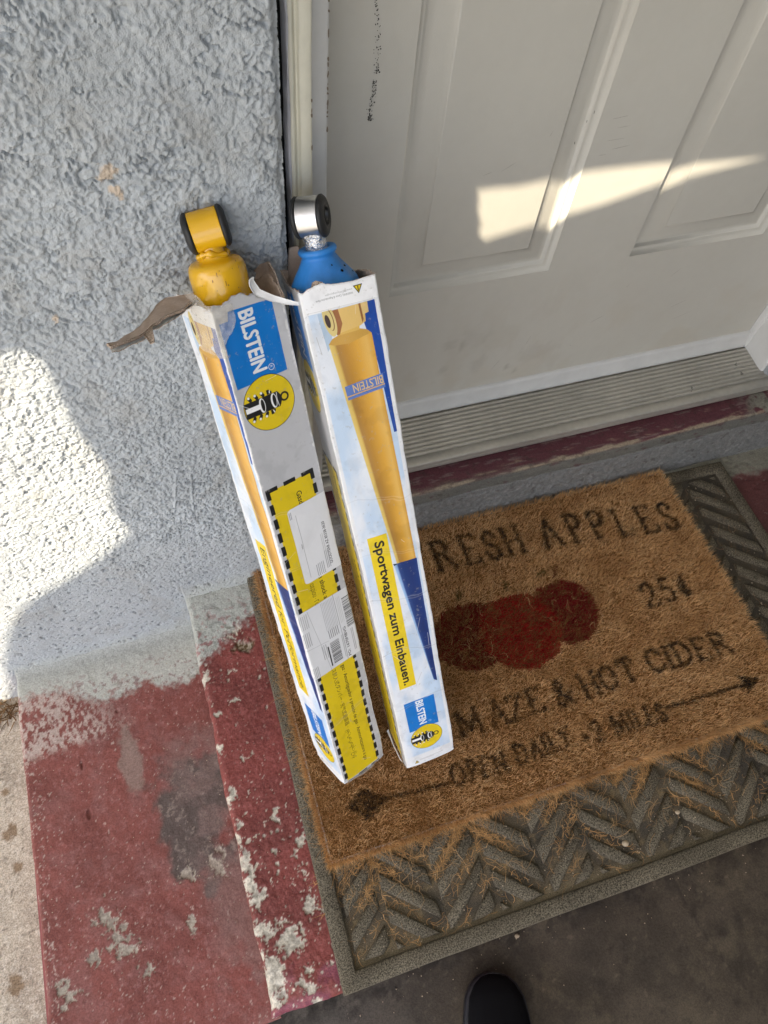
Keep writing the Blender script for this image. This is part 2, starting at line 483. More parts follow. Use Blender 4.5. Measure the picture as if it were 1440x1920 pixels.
tag(obj("side_path", mesh_np("side_path", np.stack([X, Y, Zs], -1), quads=grid_quads(len(xs), len(ys)), cols=c, mats=[M_GROUND])), kind="structure")
m = MB(); m.add([(-60, -60, GROUND_Z - .004), (60, -60, GROUND_Z - .004), (60, 40, GROUND_Z - .004), (-60, 40, GROUND_Z - .004)], [(0, 1, 2, 3)])
tag(obj("ground", m.mesh("ground", [M_FARGROUND])), kind="structure")

xs = np.concatenate([axis_vals(-.40, .62, .004), axis_vals(.66, 2.0, .06)]); ys = np.concatenate([axis_vals(-2.0, -1.16, .06), axis_vals(-1.14, -.80, .003)])
X, Y = np.meshgrid(xs, ys, indexing='ij')
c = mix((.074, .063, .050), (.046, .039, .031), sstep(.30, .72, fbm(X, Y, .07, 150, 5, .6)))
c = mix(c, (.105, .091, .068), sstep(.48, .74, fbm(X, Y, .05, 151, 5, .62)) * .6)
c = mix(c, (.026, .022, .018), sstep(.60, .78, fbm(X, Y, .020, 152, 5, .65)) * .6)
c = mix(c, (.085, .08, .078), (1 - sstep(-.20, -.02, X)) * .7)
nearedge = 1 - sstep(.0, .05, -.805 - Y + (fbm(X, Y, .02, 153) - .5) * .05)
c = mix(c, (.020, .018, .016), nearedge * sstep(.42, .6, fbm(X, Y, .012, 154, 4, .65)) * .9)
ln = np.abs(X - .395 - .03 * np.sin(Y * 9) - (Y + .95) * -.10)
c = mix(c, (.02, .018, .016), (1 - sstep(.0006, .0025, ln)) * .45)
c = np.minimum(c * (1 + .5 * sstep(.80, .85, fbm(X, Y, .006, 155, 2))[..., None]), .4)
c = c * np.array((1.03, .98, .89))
Zs = FLOOR_Z + (fbm(X, Y, .05, 156) - .5) * .003 + (fbm(X, Y, .006, 157) - .5) * .0006
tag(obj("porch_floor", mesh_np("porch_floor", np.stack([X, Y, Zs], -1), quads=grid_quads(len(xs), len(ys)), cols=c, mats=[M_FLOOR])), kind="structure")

# ------------------------------------------------------------------ stucco wall
wall = tag(empty("stucco_wall", loc=(-.5, YW, GROUND_Z)), "pale blue-grey rough stucco wall beside the door", "wall")
xs = axis_vals(-.70, -.0716, .00105); zs = axis_vals(GROUND_Z - .03, .88, .00105)
X, Z = np.meshgrid(xs, zs, indexing='ij')
zone = sstep(.40, .60, fbm(X, Z, .11, 200, 2))                 # lacy or grainy zones
zone = np.maximum(zone, sstep(.30, .75, Z) * .8)
low = 1 - sstep(.02, .20, Z + (fbm(X, Z, .08, 201, 2) - .5) * .15)
warp = (fbm(X, Z, .014, 202, 3) - .5) * .016
n1 = fbm(X + warp, Z * 1.1 - warp, .0105, 203, 2, .5)
n2 = fbm(X - warp * .6, Z + warp * .6, .0040, 204, 3, .65)
n3 = vnoise(X / .0021, Z / .0021, 205)
ridge = 1 - np.abs(fbm(X + warp * 1.6, Z - warp, .017, 206, 2) - .5) * 2
plain = sstep(.50, .66, fbm(X, Z, .06, 215, 2))
H = .0013 * sstep(.45, .53, n1) * zone * (1 - .7 * plain) + .0014 * sstep(.42, .55, n2) * (1 - .4 * plain) + .0010 * n2 + .0007 * n3
ridge2 = 1 - np.abs(fbm(X - warp, Z + warp * 1.4, .010, 216, 2) - .5) * 2
crack = np.maximum(sstep(.94, .985, ridge) * sstep(.42, .54, fbm(X, Z, .026, 209, 2)), .6 * sstep(.95, .99, ridge2) * sstep(.50, .58, fbm(X, Z, .018, 217, 2)))
H -= .0036 * crack * (.4 + .6 * zone)
H *= (1 - .55 * low)
H *= 1 - .42 * (1 - sstep(-.42, -.27, X + .25 * (Z - .25))) * (1 - sstep(.50, .66, Z))
H += .004 * fbm(X, Z, .10, 207, 2)
pits = sstep(.69, .74, fbm(X * .8, Z * 1.5, .0070, 208, 2, .6)) * (1 - sstep(.35, .55, Z))
H -= pits * .0026
# thin trowel scratches
for (xa, za, xb, zb) in ((-.205, .325, -.213, .245), (-.222, .33, -.235, .26)):
    t = np.clip(((X - xa) * (xb - xa) + (Z - za) * (zb - za)) / ((xb - xa) ** 2 + (zb - za) ** 2), 0, 1)
    d = np.hypot(X - xa - t * (xb - xa), Z - za - t * (zb - za))
    H += .0016 * np.exp(-(d / .0012) ** 2)
# flare above the steps
foot = np.where(X < XE, np.where(X < XL, GROUND_Z, LOW_Z), 0.0)
H += .006 * np.exp(-np.clip(Z - foot, 0, 1) / .014)
edge = (1 - sstep(0, .007, -.0716 - X + (fbm(Z, Z * 0, .02, 210) - .5) * .006))
H -= edge * .006
c = mix((.360, .386, .408), (.400, .422, .436), fbm(X, Z, .15, 211))
c = mix(c, (.31, .33, .335), sstep(.55, .75, fbm(X, Z, .05, 212)) * .25)
for (cx, cz, rr) in ((-.209, .728, .0075), (-.206, .714, .005), (-.2035, .706, .003), (-.284, .596, .004)):
    d = np.hypot(X - cx, Z - cz) / rr + (fbm(X, Z, .005, 213) - .5) * 1.6
    c = mix(c, (.52, .42, .32), (1 - sstep(.7, 1.1, d)) * .85)
c = c * (.92 + .16 * fbm(X, Z, .20, 218, 4))[..., None]
c = mix(c, (.30, .29, .265), sstep(.58, .74, fbm(X, Z * .6, .035, 219, 5, .65)) * .30)
c = mix(c, (.25, .25, .24), pits * .35)
c = mix(c, (.41, .42, .39), (1 - sstep(.0, .035, Z - foot + (fbm(X, Z, .02, 214) - .5) * .03)) * .7)
xsh = X + edge * 0
P = np.stack([xsh, YW + .003 - H, Z], -1)
obj("stucco_face", mesh_np("stucco_face", P - np.array(wall.location), quads=grid_quads(len(xs), len(zs)), cols=c, mats=[M_STUCCO]), wall)
m = MB()
w = lambda *a: (a[0] - wall.location.x, a[1] - wall.location.y, a[2] - wall.location.z, a[3] - wall.location.x, a[4] - wall.location.y, a[5] - wall.location.z)
m.box(*w(-2.6, YW - .001, GROUND_Z - .1, -.698, .0, 2.35)); m.box(*w(-.6981, YW - .0012, .878, -.0716, .0, 2.35))
m.box(*w(-.6981, YW + .012, GROUND_Z - .1, -.0716, .0, .8781))
obj("wall_core", m.mesh("wall_core", [M_STUCCO_PLAIN]), wall)
wall_r = tag(empty("stucco_wall", loc=(.845, YW, 0)), "grey stucco wall on the far side of the doorway", "wall")
m = MB(); m.box(0, .02, .128, .75, .25, 2.35); m.box(-.93, .02, 2.16, 0, .25, 2.35)
obj("wall_core", m.mesh("wall_core", [M_STUCCO_PLAIN]), wall_r)

# ------------------------------------------------------------------ door sill step
xs = np.concatenate([axis_vals(-.07, .95, .0025), axis_vals(.97, 1.6, .05)]); 
prof = [(-.06, .129), (-.10, .1285), (-.15, .128), (-.175, .128), (-.19, .1277), (-.200, .1272), (-.205, .1264), (-.2085, .1245), (-.2098, .121), (-.2100, .115), (-.2102, .108), (-.2103, .102),
        (-.2104, .0975), (-.2085, .0965), (-.2088, .094), (-.2105, .092)]
prof += [(-.2105 - .0035 * t ** 2, .092 - .092 * t) for t in np.linspace(.03, 1, 30)]
prof = np.array(prof)
s = np.cumsum(np.r_[0, np.hypot(*np.diff(prof, axis=0).T)])
si = np.concatenate([np.linspace(0, .11, 14), np.linspace(.113, s[-1], 90)])
py_, pz_ = np.interp(si, s, prof[:, 0]), np.interp(si, s, prof[:, 1])
X, S = np.meshgrid(xs, si, indexing='ij')
Yp, Zp = np.broadcast_to(py_, X.shape).copy(), np.broadcast_to(pz_, X.shape).copy()
top = sstep(-.2095, -.205, Yp)
grain = fbm(X * .12, Yp + Zp, .0045, 300, 4, .6)
wornn = fbm(X * .35, Yp * 1.6 + Zp, .012, 301, 4, .6)
lx = sstep(.25, .62, X)
c = mix((.115, .034, .044), (.075, .024, .032), grain)
c = mix(c, (.27, .22, .20), sstep(.62, .72, grain) * .40)
worn = sstep(-.204 + .010 * (1 - lx), -.2105, Yp + (wornn - .5) * .022)
c = mix(c, mix((.21, .19, .145), (.13, .115, .09), sstep(.4, .6, grain)), worn * .75)
c = mix(c, (.40, .32, .22), (1 - sstep(.0003, .0016, np.abs(Zp - .1250) + (wornn - .5) * .006)) * .5)
face = 1 - sstep(.1200, .1245, Zp)
fg = mix((.175, .172, .152), (.12, .12, .110), grain)
fg = mix(fg, (.10, .05, .055), sstep(.67, .72, fbm(X * .6, Zp, .010, 302)) * .8)
fg = mix(fg, (.185, .187, .183), 1 - sstep(.092, .0945, Zp))
fg = mix(fg, (.26, .255, .245), (1 - sstep(.086, .092, Zp)) * sstep(.5, .66, fbm(X, Zp, .005, 303, 3)) * .5)
c = mix(c, fg, face)
gr = sstep(.735, .80, X + (fbm(X, Yp + Zp, .03, 304) - .5) * .08)
c = mix(c, (.22, .22, .18), gr * sstep(.40, .46, fbm(X, Yp + Zp, .02, 305)) * (1 - face) * .9)
c = mix(c, (.05, .035, .03), sstep(.70, .76, fbm(X, Yp + Zp, .012, 306)) * .5)
n = (fbm(X, Zp + Yp, .006, 307, 3) - .5)
Yp -= n * .004 * (1 - sstep(.088, .093, Zp)); Zp += (grain - .5) * .0012 * top
Yp += (fbm(X, X * 0, .06, 308) - .5) * .003 * (1 - top)
tag(obj("sill_step", mesh_np("sill_step", np.stack([X, Yp, Zp], -1), quads=grid_quads(len(xs), len(si)), cols=c, mats=[M_PAINTED])), kind="structure")

# ------------------------------------------------------------------ door
YD = -.0756
door = tag(empty("front_door", loc=(0, YD, .165)), "off-white six-panel front door scuffed near the bottom", "door")
D0 = Vector((0, YD, .165))
PAN = [(.094, .329, .417, .97), (.458, .690, .417, .97), (.094, .329, 1.11, 1.70), (.458, .690, 1.11, 1.70), (.094, .329, 1.80, 1.99), (.458, .690, 1.80, 1.99)]


def door_colour(X, Z):
    c = mix((.480, .462, .412), (.505, .490, .445), fbm(X, Z, .2, 400))
    lowm = 1 - sstep(.20, .45, Z)
    c = mix(c, (.42, .385, .32), sstep(.50, .70, fbm(X, Z * .6, .03, 401, 5, .6)) * (.08 + .26 * lowm) * sstep(.72, .3, X))
    c = mix(c, (.46, .42, .35), sstep(.57, .75, fbm(X, Z, .07, 402)) * .4 * lowm)
    for (cx, cz, rx, rz, s) in ((.197, .300, .012, .012, .5), (.220, .292, .006, .012, .6), (.257, .25, .014, .02, .45), (.312, .226, .006, .006, .9),
                                (.331, .214, .005, .006, .8), (.198, .25, .008, .01, .5), (.182, .2235, .006, .004, .6), (.36, .25, .04, .02, .35), (.24, .31, .03, .02, .3)):
        d = np.hypot((X - cx) / rx, (Z - cz) / rz) + (fbm(X * 1.5, Z, .012, 403, 4, .6) - .5) * 1.6
        c = mix(c, (.30, .275, .23), (1 - sstep(.4, 1.2, d)) * s * .6)
    return c


bx = sorted({-.012, .8035, .094, .329, .458, .690}); bz = [.165, .417, .97, 1.11, 1.70, 1.80, 1.99, 2.15]
V, Q, C = [], [], []
for i in range(len(bx) - 1):
    for k in range(len(bz) - 1):
        hole = any(abs(bx[i] - p[0]) < 1e-6 and abs(bz[k] - p[2]) < 1e-6 for p in PAN)
        if hole: continue
        st = .006 if bz[k] < .9 else .08
        gx, gz = axis_vals(bx[i], bx[i + 1], st), axis_vals(bz[k], bz[k + 1], st)
        gX, gZ = np.meshgrid(gx, gz, indexing='ij')
        off = sum(len(v) for v in V)
        V.append(np.stack([gX, gX * 0, gZ - D0.z], -1).reshape(-1, 3)); Q.append(grid_quads(len(gx), len(gz), off)); C.append(door_colour(gX, gZ).reshape(-1, 3))
obj("door_leaf", mesh_np("door_leaf", np.concatenate(V), quads=np.concatenate(Q), cols=np.concatenate(C), mats=[M_DOOR]), door)
m = MB(); m.box(-.012, .013, 0, .8035, .044, 1.985)
obj("door_core", m.mesh("door_core", [M_JAMB]), door)
RINGS = [(0, 0), (.0009, .0022), (.0028, .0050), (.0058, .0064), (.0072, .0062), (.0084, .0085), (.0096, .0125), (.0108, .0130), (.020, .0100), (.030, .0070), (.0405, .0046), (.0410, .0028), (.043, .0026)]
for (x0, x1, z0, z1) in PAN:
    V, Q, C = [], [], []
    for (ins, dep) in RINGS:
        V += [(x0 + ins, dep, z0 + ins - D0.z), (x1 - ins, dep, z0 + ins - D0.z), (x1 - ins, dep, z1 - ins - D0.z), (x0 + ins, dep, z1 - ins - D0.z)]
    for k in range(len(RINGS) - 1):
        for e in range(4):
            Q.append((4 * k + e, 4 * k + (e + 1) % 4, 4 * k + 4 + (e + 1) % 4, 4 * k + 4 + e))
    Q.append((4 * k + 4, 4 * k + 5, 4 * k + 6, 4 * k + 7))
    V = np.array(V)
    C = door_colour(V[:, 0], V[:, 2] + D0.z + .3)
    obj("door_panel", mesh_np("door_panel", V, quads=Q, cols=C, mats=[M_DOOR], smooth=False), door)
# weather sweep along the bottom edge
pr = [(.0, .194), (-.0035, .1935), (-.0055, .191), (-.006, .187), (-.0065, .180), (-.0085, .172), (-.0105, .1665), (-.0105, .1625), (-.008, .1618), (.0, .1618)]
V = np.concatenate([[(x, y, z - D0.z) for (y, z) in pr] for x in (-.012, .8035)])
obj("door_sweep", mesh_np("door_sweep", V, quads=[(i, i + 1, len(pr) + i + 1, len(pr) + i) for i in range(len(pr) - 1)], smooth=True, mats=[M_JAMB]), door)


def dabs(name, pts, y, mat, parent, org, n=9):
    """irregular flat paint dabs on the door face"""
    V, F = [], []
    for (x, z, rx, rz, a) in pts:
        k0 = len(V)
        ca, sa = math.cos(a), math.sin(a)
        for k in range(n):
            t = 2 * math.pi * k / n; r = RNG.uniform(.55, 1.15)
            px, pz = rx * r * math.cos(t), rz * r * math.sin(t)
            V.append((x + ca * px - sa * pz - org.x, y - org.y, z + sa * px + ca * pz - org.z))
        F.append(tuple(range(k0, k0 + n)))
    return obj(name, mesh_np(name, V, faces=F, smooth=False, mats=[mat]), parent)


path = np.array([(.0497, .790), (.0497, .7677), (.0538, .7412), (.0553, .7081), (.0539, .6982), (.0533, .6829), (.0499, .6673), (.0522, .6594)])
pts = []
for t in np.linspace(0, 1, 210):
    i = t * (len(path) - 1); k = min(int(i), len(path) - 2); p = path[k] * (1 - i + k) + path[k + 1] * (i - k)
    if vnoise(np.array(t * 26), np.array(.5), 7) < .36: continue
    pts.append((p[0] + RNG.normal(0, .0014), p[1] + RNG.normal(0, .0014), RNG.uniform(.0003, .0009), RNG.uniform(.0003, .0010), RNG.uniform(0, 3)))
pts += [(.0522, .6590, .0015, .0013, 0), (.0505, .6655, .0010, .0012, 0)]
o = dabs("crayon_mark", pts, YD - .0005, M_CRAYON, door, D0); o["kind"] = "stuff"
pts = []
for (x, z, l, a) in ((.4199, .2497, .003, -.7), (.355, .63, .012, .1), (.365, .618, .010, .05), (.36, .603, .014, .02), (.372, .592, .016, .1), (.35, .585, .006, 0),
                     (.2, .58, .008, .3), (.225, .585, .010, .5), (.29, .24, .02, 1.1), (.335, .28, .012, 1.3), (.45, .30, .016, .5), (.27, .62, .004, 1.2),
                     (.60, .3, .02, .4), (.56, .37, .012, .8), (.62, .27, .03, .35), (.48, .36, .004, .8)):
    pts.append((x, z, l, .0003, a))
o = dabs("scuff_mark", pts, YD - .0003, M_SMUDGE, door, D0, 10); o["kind"] = "stuff"
pts = [(.318, .640, .0004, .003, .15), (.312, .630, .0004, .0022, .2), (.305, .605, .0004, .0022, .2)]
o = dabs("paint_chip", pts, YD - .0004, M_CRAYON, door, D0, 8); o["kind"] = "stuff"

# door frame ----------------------------------------------------------------
frame = tag(empty("door_frame", loc=(-.05, -.185, .128)), "cream moulded door frame with chipped paint against the stucco", "door frame")


def sweep_profile(name, pts, z0, z1, mat, jit=.0004, step=.006, seed=0):
    pts = np.array(pts, float); zs = axis_vals(z0, min(z1, .95), step)
    zs = np.r_[zs, z1] if z1 > .95 else zs
    A, Zz = np.meshgrid(np.arange(len(pts)), zs, indexing='ij')
    Xx = pts[A, 0] + (fbm(Zz, A * 1.7, .03, 500 + seed) - .5) * jit * 4
    Yy = pts[A, 1] + (fbm(Zz, A * 2.3 + 9, .02, 510 + seed) - .5) * jit * 3
    P = np.stack([Xx - frame.location.x, Yy - frame.location.y, Zz - frame.location.z], -1)
    return obj(name, mesh_np(name, P, quads=grid_quads(len(pts), len(zs)), mats=[mat], smooth=False), frame)


sweep_profile("caulk_strip", [(-.0608, -.150), (-.0606, -.1885), (-.0592, -.1900), (-.0585, -.1870)], .128, 2.15, M_CAULK, .0009, seed=1)
sweep_profile("brick_moulding", [(-.0587, -.150), (-.0586, -.1868), (-.0578, -.1886), (-.0560, -.1892), (-.0542, -.1876), (-.0536, -.1850), (-.0522, -.1836), (-.0506, -.1840), (-.0502, -.1866),
                                 (-.0494, -.1876), (-.0440, -.1868), (-.0406, -.1862), (-.0392, -.1848), (-.0388, -.1480)], .128, 2.15, M_TRIM, .0003, seed=2)
sweep_profile("jamb", [(-.0390, -.1480), (-.0168, -.1482), (-.0146, -.1470), (-.0140, -.1440), (-.0140, -.0760)], .1555, 2.15, M_JAMB, .0003, seed=3)
sweep_profile("stop_strip", [(.8036, -.0760), (.8036, -.0850), (.8052, -.0875), (.8076, -.0875)], .1615, 2.15, M_JAMB, .0001, seed=4)
sweep_profile("jamb", [(.8076, -.0760), (.8070, -.1000), (.8052, -.1400), (.8062, -.1432), (.8100, -.1434)], .1568, 2.15, M_JAMB, .0001, seed=5)
sweep_profile("brick_moulding", [(.8102, -.1400), (.8102, -.1490), (.8160, -.1580), (.8300, -.1600), (.8470, -.1600), (.8470, -.1900)], .1290, 2.15, M_STUCCO_PLAIN, .0003, seed=6)
m = MB(); f0 = frame.location
m.box(-.0672 - f0.x, -.1892 - f0.y, 2.1502 - f0.z, .847 - f0.x, -.02 - f0.y, 2.2 - f0.z)
obj("head_casing", m.mesh("head_casing", [M_TRIM]), frame)
m = MB(); m.box(-.0730 - f0.x, -.176 - f0.y, .13 - f0.z, -.0609 - f0.x, -.12 - f0.y, 2.15 - f0.z)
obj("dark_gap", m.mesh("dark_gap", [M_DARK]), frame)
# flaked paint along the jamb edges
V, F = [], []
for z in np.arange(.70, .83, .004):
    for (x, y, sx) in ((-.0392, -.18485, 1), (-.0150, -.1483, 1)):
        if RNG.random() < .55: continue
        if vnoise(np.array(z * 60), np.array(x * 900.), 5) < .45: continue
        k0 = len(V); n = 7; rx, rz = RNG.uniform(.0004, .0011), RNG.uniform(.001, .0035)
        for k in range(n):
            t = 2 * math.pi * k / n; r = RNG.uniform(.6, 1.2)
            V.append((x - .0006 + rx * r * math.cos(t) - f0.x, y - .0016 - f0.y, z + rz * r * math.sin(t) - f0.z))
        F.append(tuple(range(k0, k0 + n)))
o = obj("paint_flake", mesh_np("paint_flake", V, faces=F, smooth=False, mats=[material("bare_wood", (.20, .16, .12), rough=.9)]), frame); o["kind"] = "stuff"

# threshold -------------------------------------------------------------------
thr = tag(empty("door_threshold", loc=(.4, -.125, .128)), "ridged metal threshold plate under the front door", "threshold")
pr = [(-.0700, .1612), (-.0800, .1610)]
nr = 10
ya, yb = -.0835, -.1640
for k in range(nr):
    y = ya + (yb - ya) * k / nr; h = .1602 - .0052 * k / nr; dy = (yb - ya) / nr
    pr += [(y, h), (y + dy * .06, h - .0022), (y + dy * .15, h - .0022), (y + dy * .22, h + .0002)]
pr += [(-.1690, .1548), (-.1718, .1545), (-.1735, .1536), (-.1742, .1520), (-.1742, .1480), (-.1736, .1474), (-.1742, .1466), (-.1742, .1395), (-.1734, .1372), (-.168, .1370), (-.168, .1300)]
t0 = thr.location
V = np.concatenate([[(x - t0.x, y - t0.y, z - t0.z) for (y, z) in pr] for x in (-.06, .842)])
n = len(pr)
obj("threshold_plate", mesh_np("threshold_plate", V, quads=[(i, i + 1, n + i + 1, n + i) for i in range(n - 1)], smooth=False, mats=[M_THRESH]), thr)
m = MB(); m.box(-.06 - t0.x, -.1675 - t0.y, .1285 - t0.z, .842 - t0.x, -.07 - t0.y, .1500 - t0.z)
obj("threshold_core", m.mesh("threshold_core", [M_DARK]), thr)

# ------------------------------------------------------------------ rubber mat
A_R = Vector((-.17394, -.80807, 0))
MR = Matrix.Translation(A_R) @ Matrix.Rotation(-.021085, 4, 'Z')
rmat = tag(empty("rubber_mat", mat=MR), "large dark rubber doormat with herringbone ridges, lying under the coir mat", "doormat")
RW, RD, RB = .912, .603, .022
xs = np.concatenate([axis_vals(.01, .80, .003), axis_vals(.803, RW - .01, .003)]); ys = np.concatenate([axis_vals(.01, .18, .003), axis_vals(.19, RD - .01, .006)])
X, Y = np.meshgrid(xs, ys, indexing='ij')
c = mix((.075, .066, .052), (.13, .105, .070), sstep(.40, .68, fbm(X, Y, .05, 600)))
c = mix(c, (.21, .16, .09), sstep(.60, .75, fbm(X, Y, .012, 601, 4, .6)) * .6)
c = mix(c, (.20, .165, .105), (1 - sstep(RB, RB + .018, Y)) * .7)
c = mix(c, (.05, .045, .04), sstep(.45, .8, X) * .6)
Zs = .0042 + (fbm(X, Y, .02, 602) - .5) * .0012
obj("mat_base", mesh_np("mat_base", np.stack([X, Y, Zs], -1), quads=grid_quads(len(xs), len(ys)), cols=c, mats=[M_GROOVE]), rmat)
ring = [(0, 0.0), (.0, .0015), (.0012, .0100), (.0030, .0118), (RB - .003, .0122), (RB - .001, .0108), (RB, .003)]
V, Q = [], []
NS = 40


def rect_pts(ins, z):
    out = []
    for (x0, y0, x1, y1, n) in ((ins, ins, RW - ins, ins, NS), (RW - ins, ins, RW - ins, RD - ins, NS), (RW - ins, RD - ins, ins, RD - ins, NS), (ins, RD - ins, ins, ins, NS)):
        for k in range(n):
            out.append((x0 + (x1 - x0) * k / n, y0 + (y1 - y0) * k / n, z))
    return out


for (ins, z) in ring: V += rect_pts(ins, z)
n = NS * 4
for k in range(len(ring) - 1):
    for i in range(n):
        Q.append((k * n + i, k * n + (i + 1) % n, (k + 1) * n + (i + 1) % n, (k + 1) * n + i))
V = np.array(V)
V[:, 1] += (fbm(V[:, 0], V[:, 1], .2, 603) - .5) * .004 * (V[:, 1] < .03); V[:, 0] += (fbm(V[:, 0], V[:, 1], .2, 604) - .5) * .004
V[:, 2] += np.where(V[:, 2] > .005, (fbm(V[:, 0], V[:, 1], .15, 605) - .5) * .0025, 0)
obj("mat_border", mesh_np("mat_border", V, quads=Q, smooth=False, mats=[M_RUBBER]), rmat)


def clip_poly(poly, axis, val, keep_greater):
    out = []
    for i in range(len(poly)):
        a, b = poly[i], poly[(i + 1) % len(poly)]
        ia = (a[axis] >= val) == keep_greater; ib = (b[axis] >= val) == keep_greater
        if ia: out.append(a)
        if ia != ib:
            t = (val - a[axis]) / (b[axis] - a[axis]); out.append((a[0] + (b[0] - a[0]) * t, a[1] + (b[1] - a[1]) * t))
    return out


def inset_poly(poly, d):
    n = len(poly); c = np.mean(poly, axis=0); out = []
    area = sum(poly[i][0] * poly[(i + 1) % n][1] - poly[(i + 1) % n][0] * poly[i][1] for i in range(n))
    sgn = 1 if area > 0 else -1
    for i in range(n):
        p0, p1, p2 = np.array(poly[i - 1]), np.array(poly[i]), np.array(poly[(i + 1) % n])
        e1 = (p1 - p0) / (np.linalg.norm(p1 - p0) + 1e-9); e2 = (p2 - p1) / (np.linalg.norm(p2 - p1) + 1e-9)
        n1, n2 = sgn * np.array([-e1[1], e1[0]]), sgn * np.array([-e2[1], e2[0]])
        bis = n1 + n2; l = np.linalg.norm(bis)
        bis = bis / l if l > 1e-6 else n1
        k = d / max(.45, bis @ n1)
        out.append(tuple(p1 + bis * k))
    return out


COLW, PITCH, SLOPE, BW = .0738, .0405, .84, .0225
for ci in range(12):
    xa = .0012 + ci * COLW; xb = xa + COLW
    up = ci % 2 == 0
    for ri in range(-2, 18):
        y0 = .029 + ri * PITCH + (0 if up else PITCH * .5)
        ya_, yb_ = (y0, y0 + SLOPE * COLW) if up else (y0 + SLOPE * COLW, y0)
        ext = .010
        sl = (yb_ - ya_) / COLW
        poly = [(xa - (0 if up else ext * .9), ya_ - (0 if up else sl * ext * .9)), (xb + (ext * .9 if up else 0), yb_ + (sl * ext * .9 if up else 0))]
        (xA, yA), (xB, yB) = poly
        # keep a groove against the next column
        xA2, xB2 = xa + .0035, xb - .0035
        yA, yB = ya_ + sl * (xA2 - xa), ya_ + sl * (xB2 - xa)
        poly = [(xA2, yA - BW / 2), (xB2, yB - BW / 2), (xB2, yB + BW / 2), (xA2, yA + BW / 2)]
        for (ax, val, g) in ((0, RB + .004, True), (0, RW - RB - .004, False), (1, RB + .005, True), (1, RD - RB - .005, False)):
            if len(poly) >= 3: poly = clip_poly(poly, ax, val, g)
        if len(poly) < 3: continue
        ar = abs(sum(poly[i][0] * poly[(i + 1) % len(poly)][1] - poly[(i + 1) % len(poly)][0] * poly[i][1] for i in range(len(poly)))) / 2
        if ar < 3e-5: continue
        cx, cy = np.mean(poly, axis=0)
        if .03 < cx < .765 and cy > .185: continue          # wholly under the coir mat
        rag = [(px + RNG.normal(0, .0006), py + RNG.normal(0, .0006)) for px, py in poly]
        p1, p2, p3 = rag, inset_poly(rag, .0012), inset_poly(rag, .0034)
        hh = .0106 + RNG.normal(0, .0003)
        k = len(rag)
        V = [(x, y, .003) for x, y in p1] + [(x, y, hh - .0022) for x, y in p2] + [(x, y, hh) for x, y in p3]
        F = [(i, (i + 1) % k, k + (i + 1) % k, k + i) for i in range(k)] + [(k + i, k + (i + 1) % k, 2 * k + (i + 1) % k, 2 * k + i) for i in range(k)] + [tuple(range(2 * k, 3 * k))]
        obj("ridge", mesh_np("ridge", V, faces=F, smooth=False, mats=[M_RUBBER]), rmat)

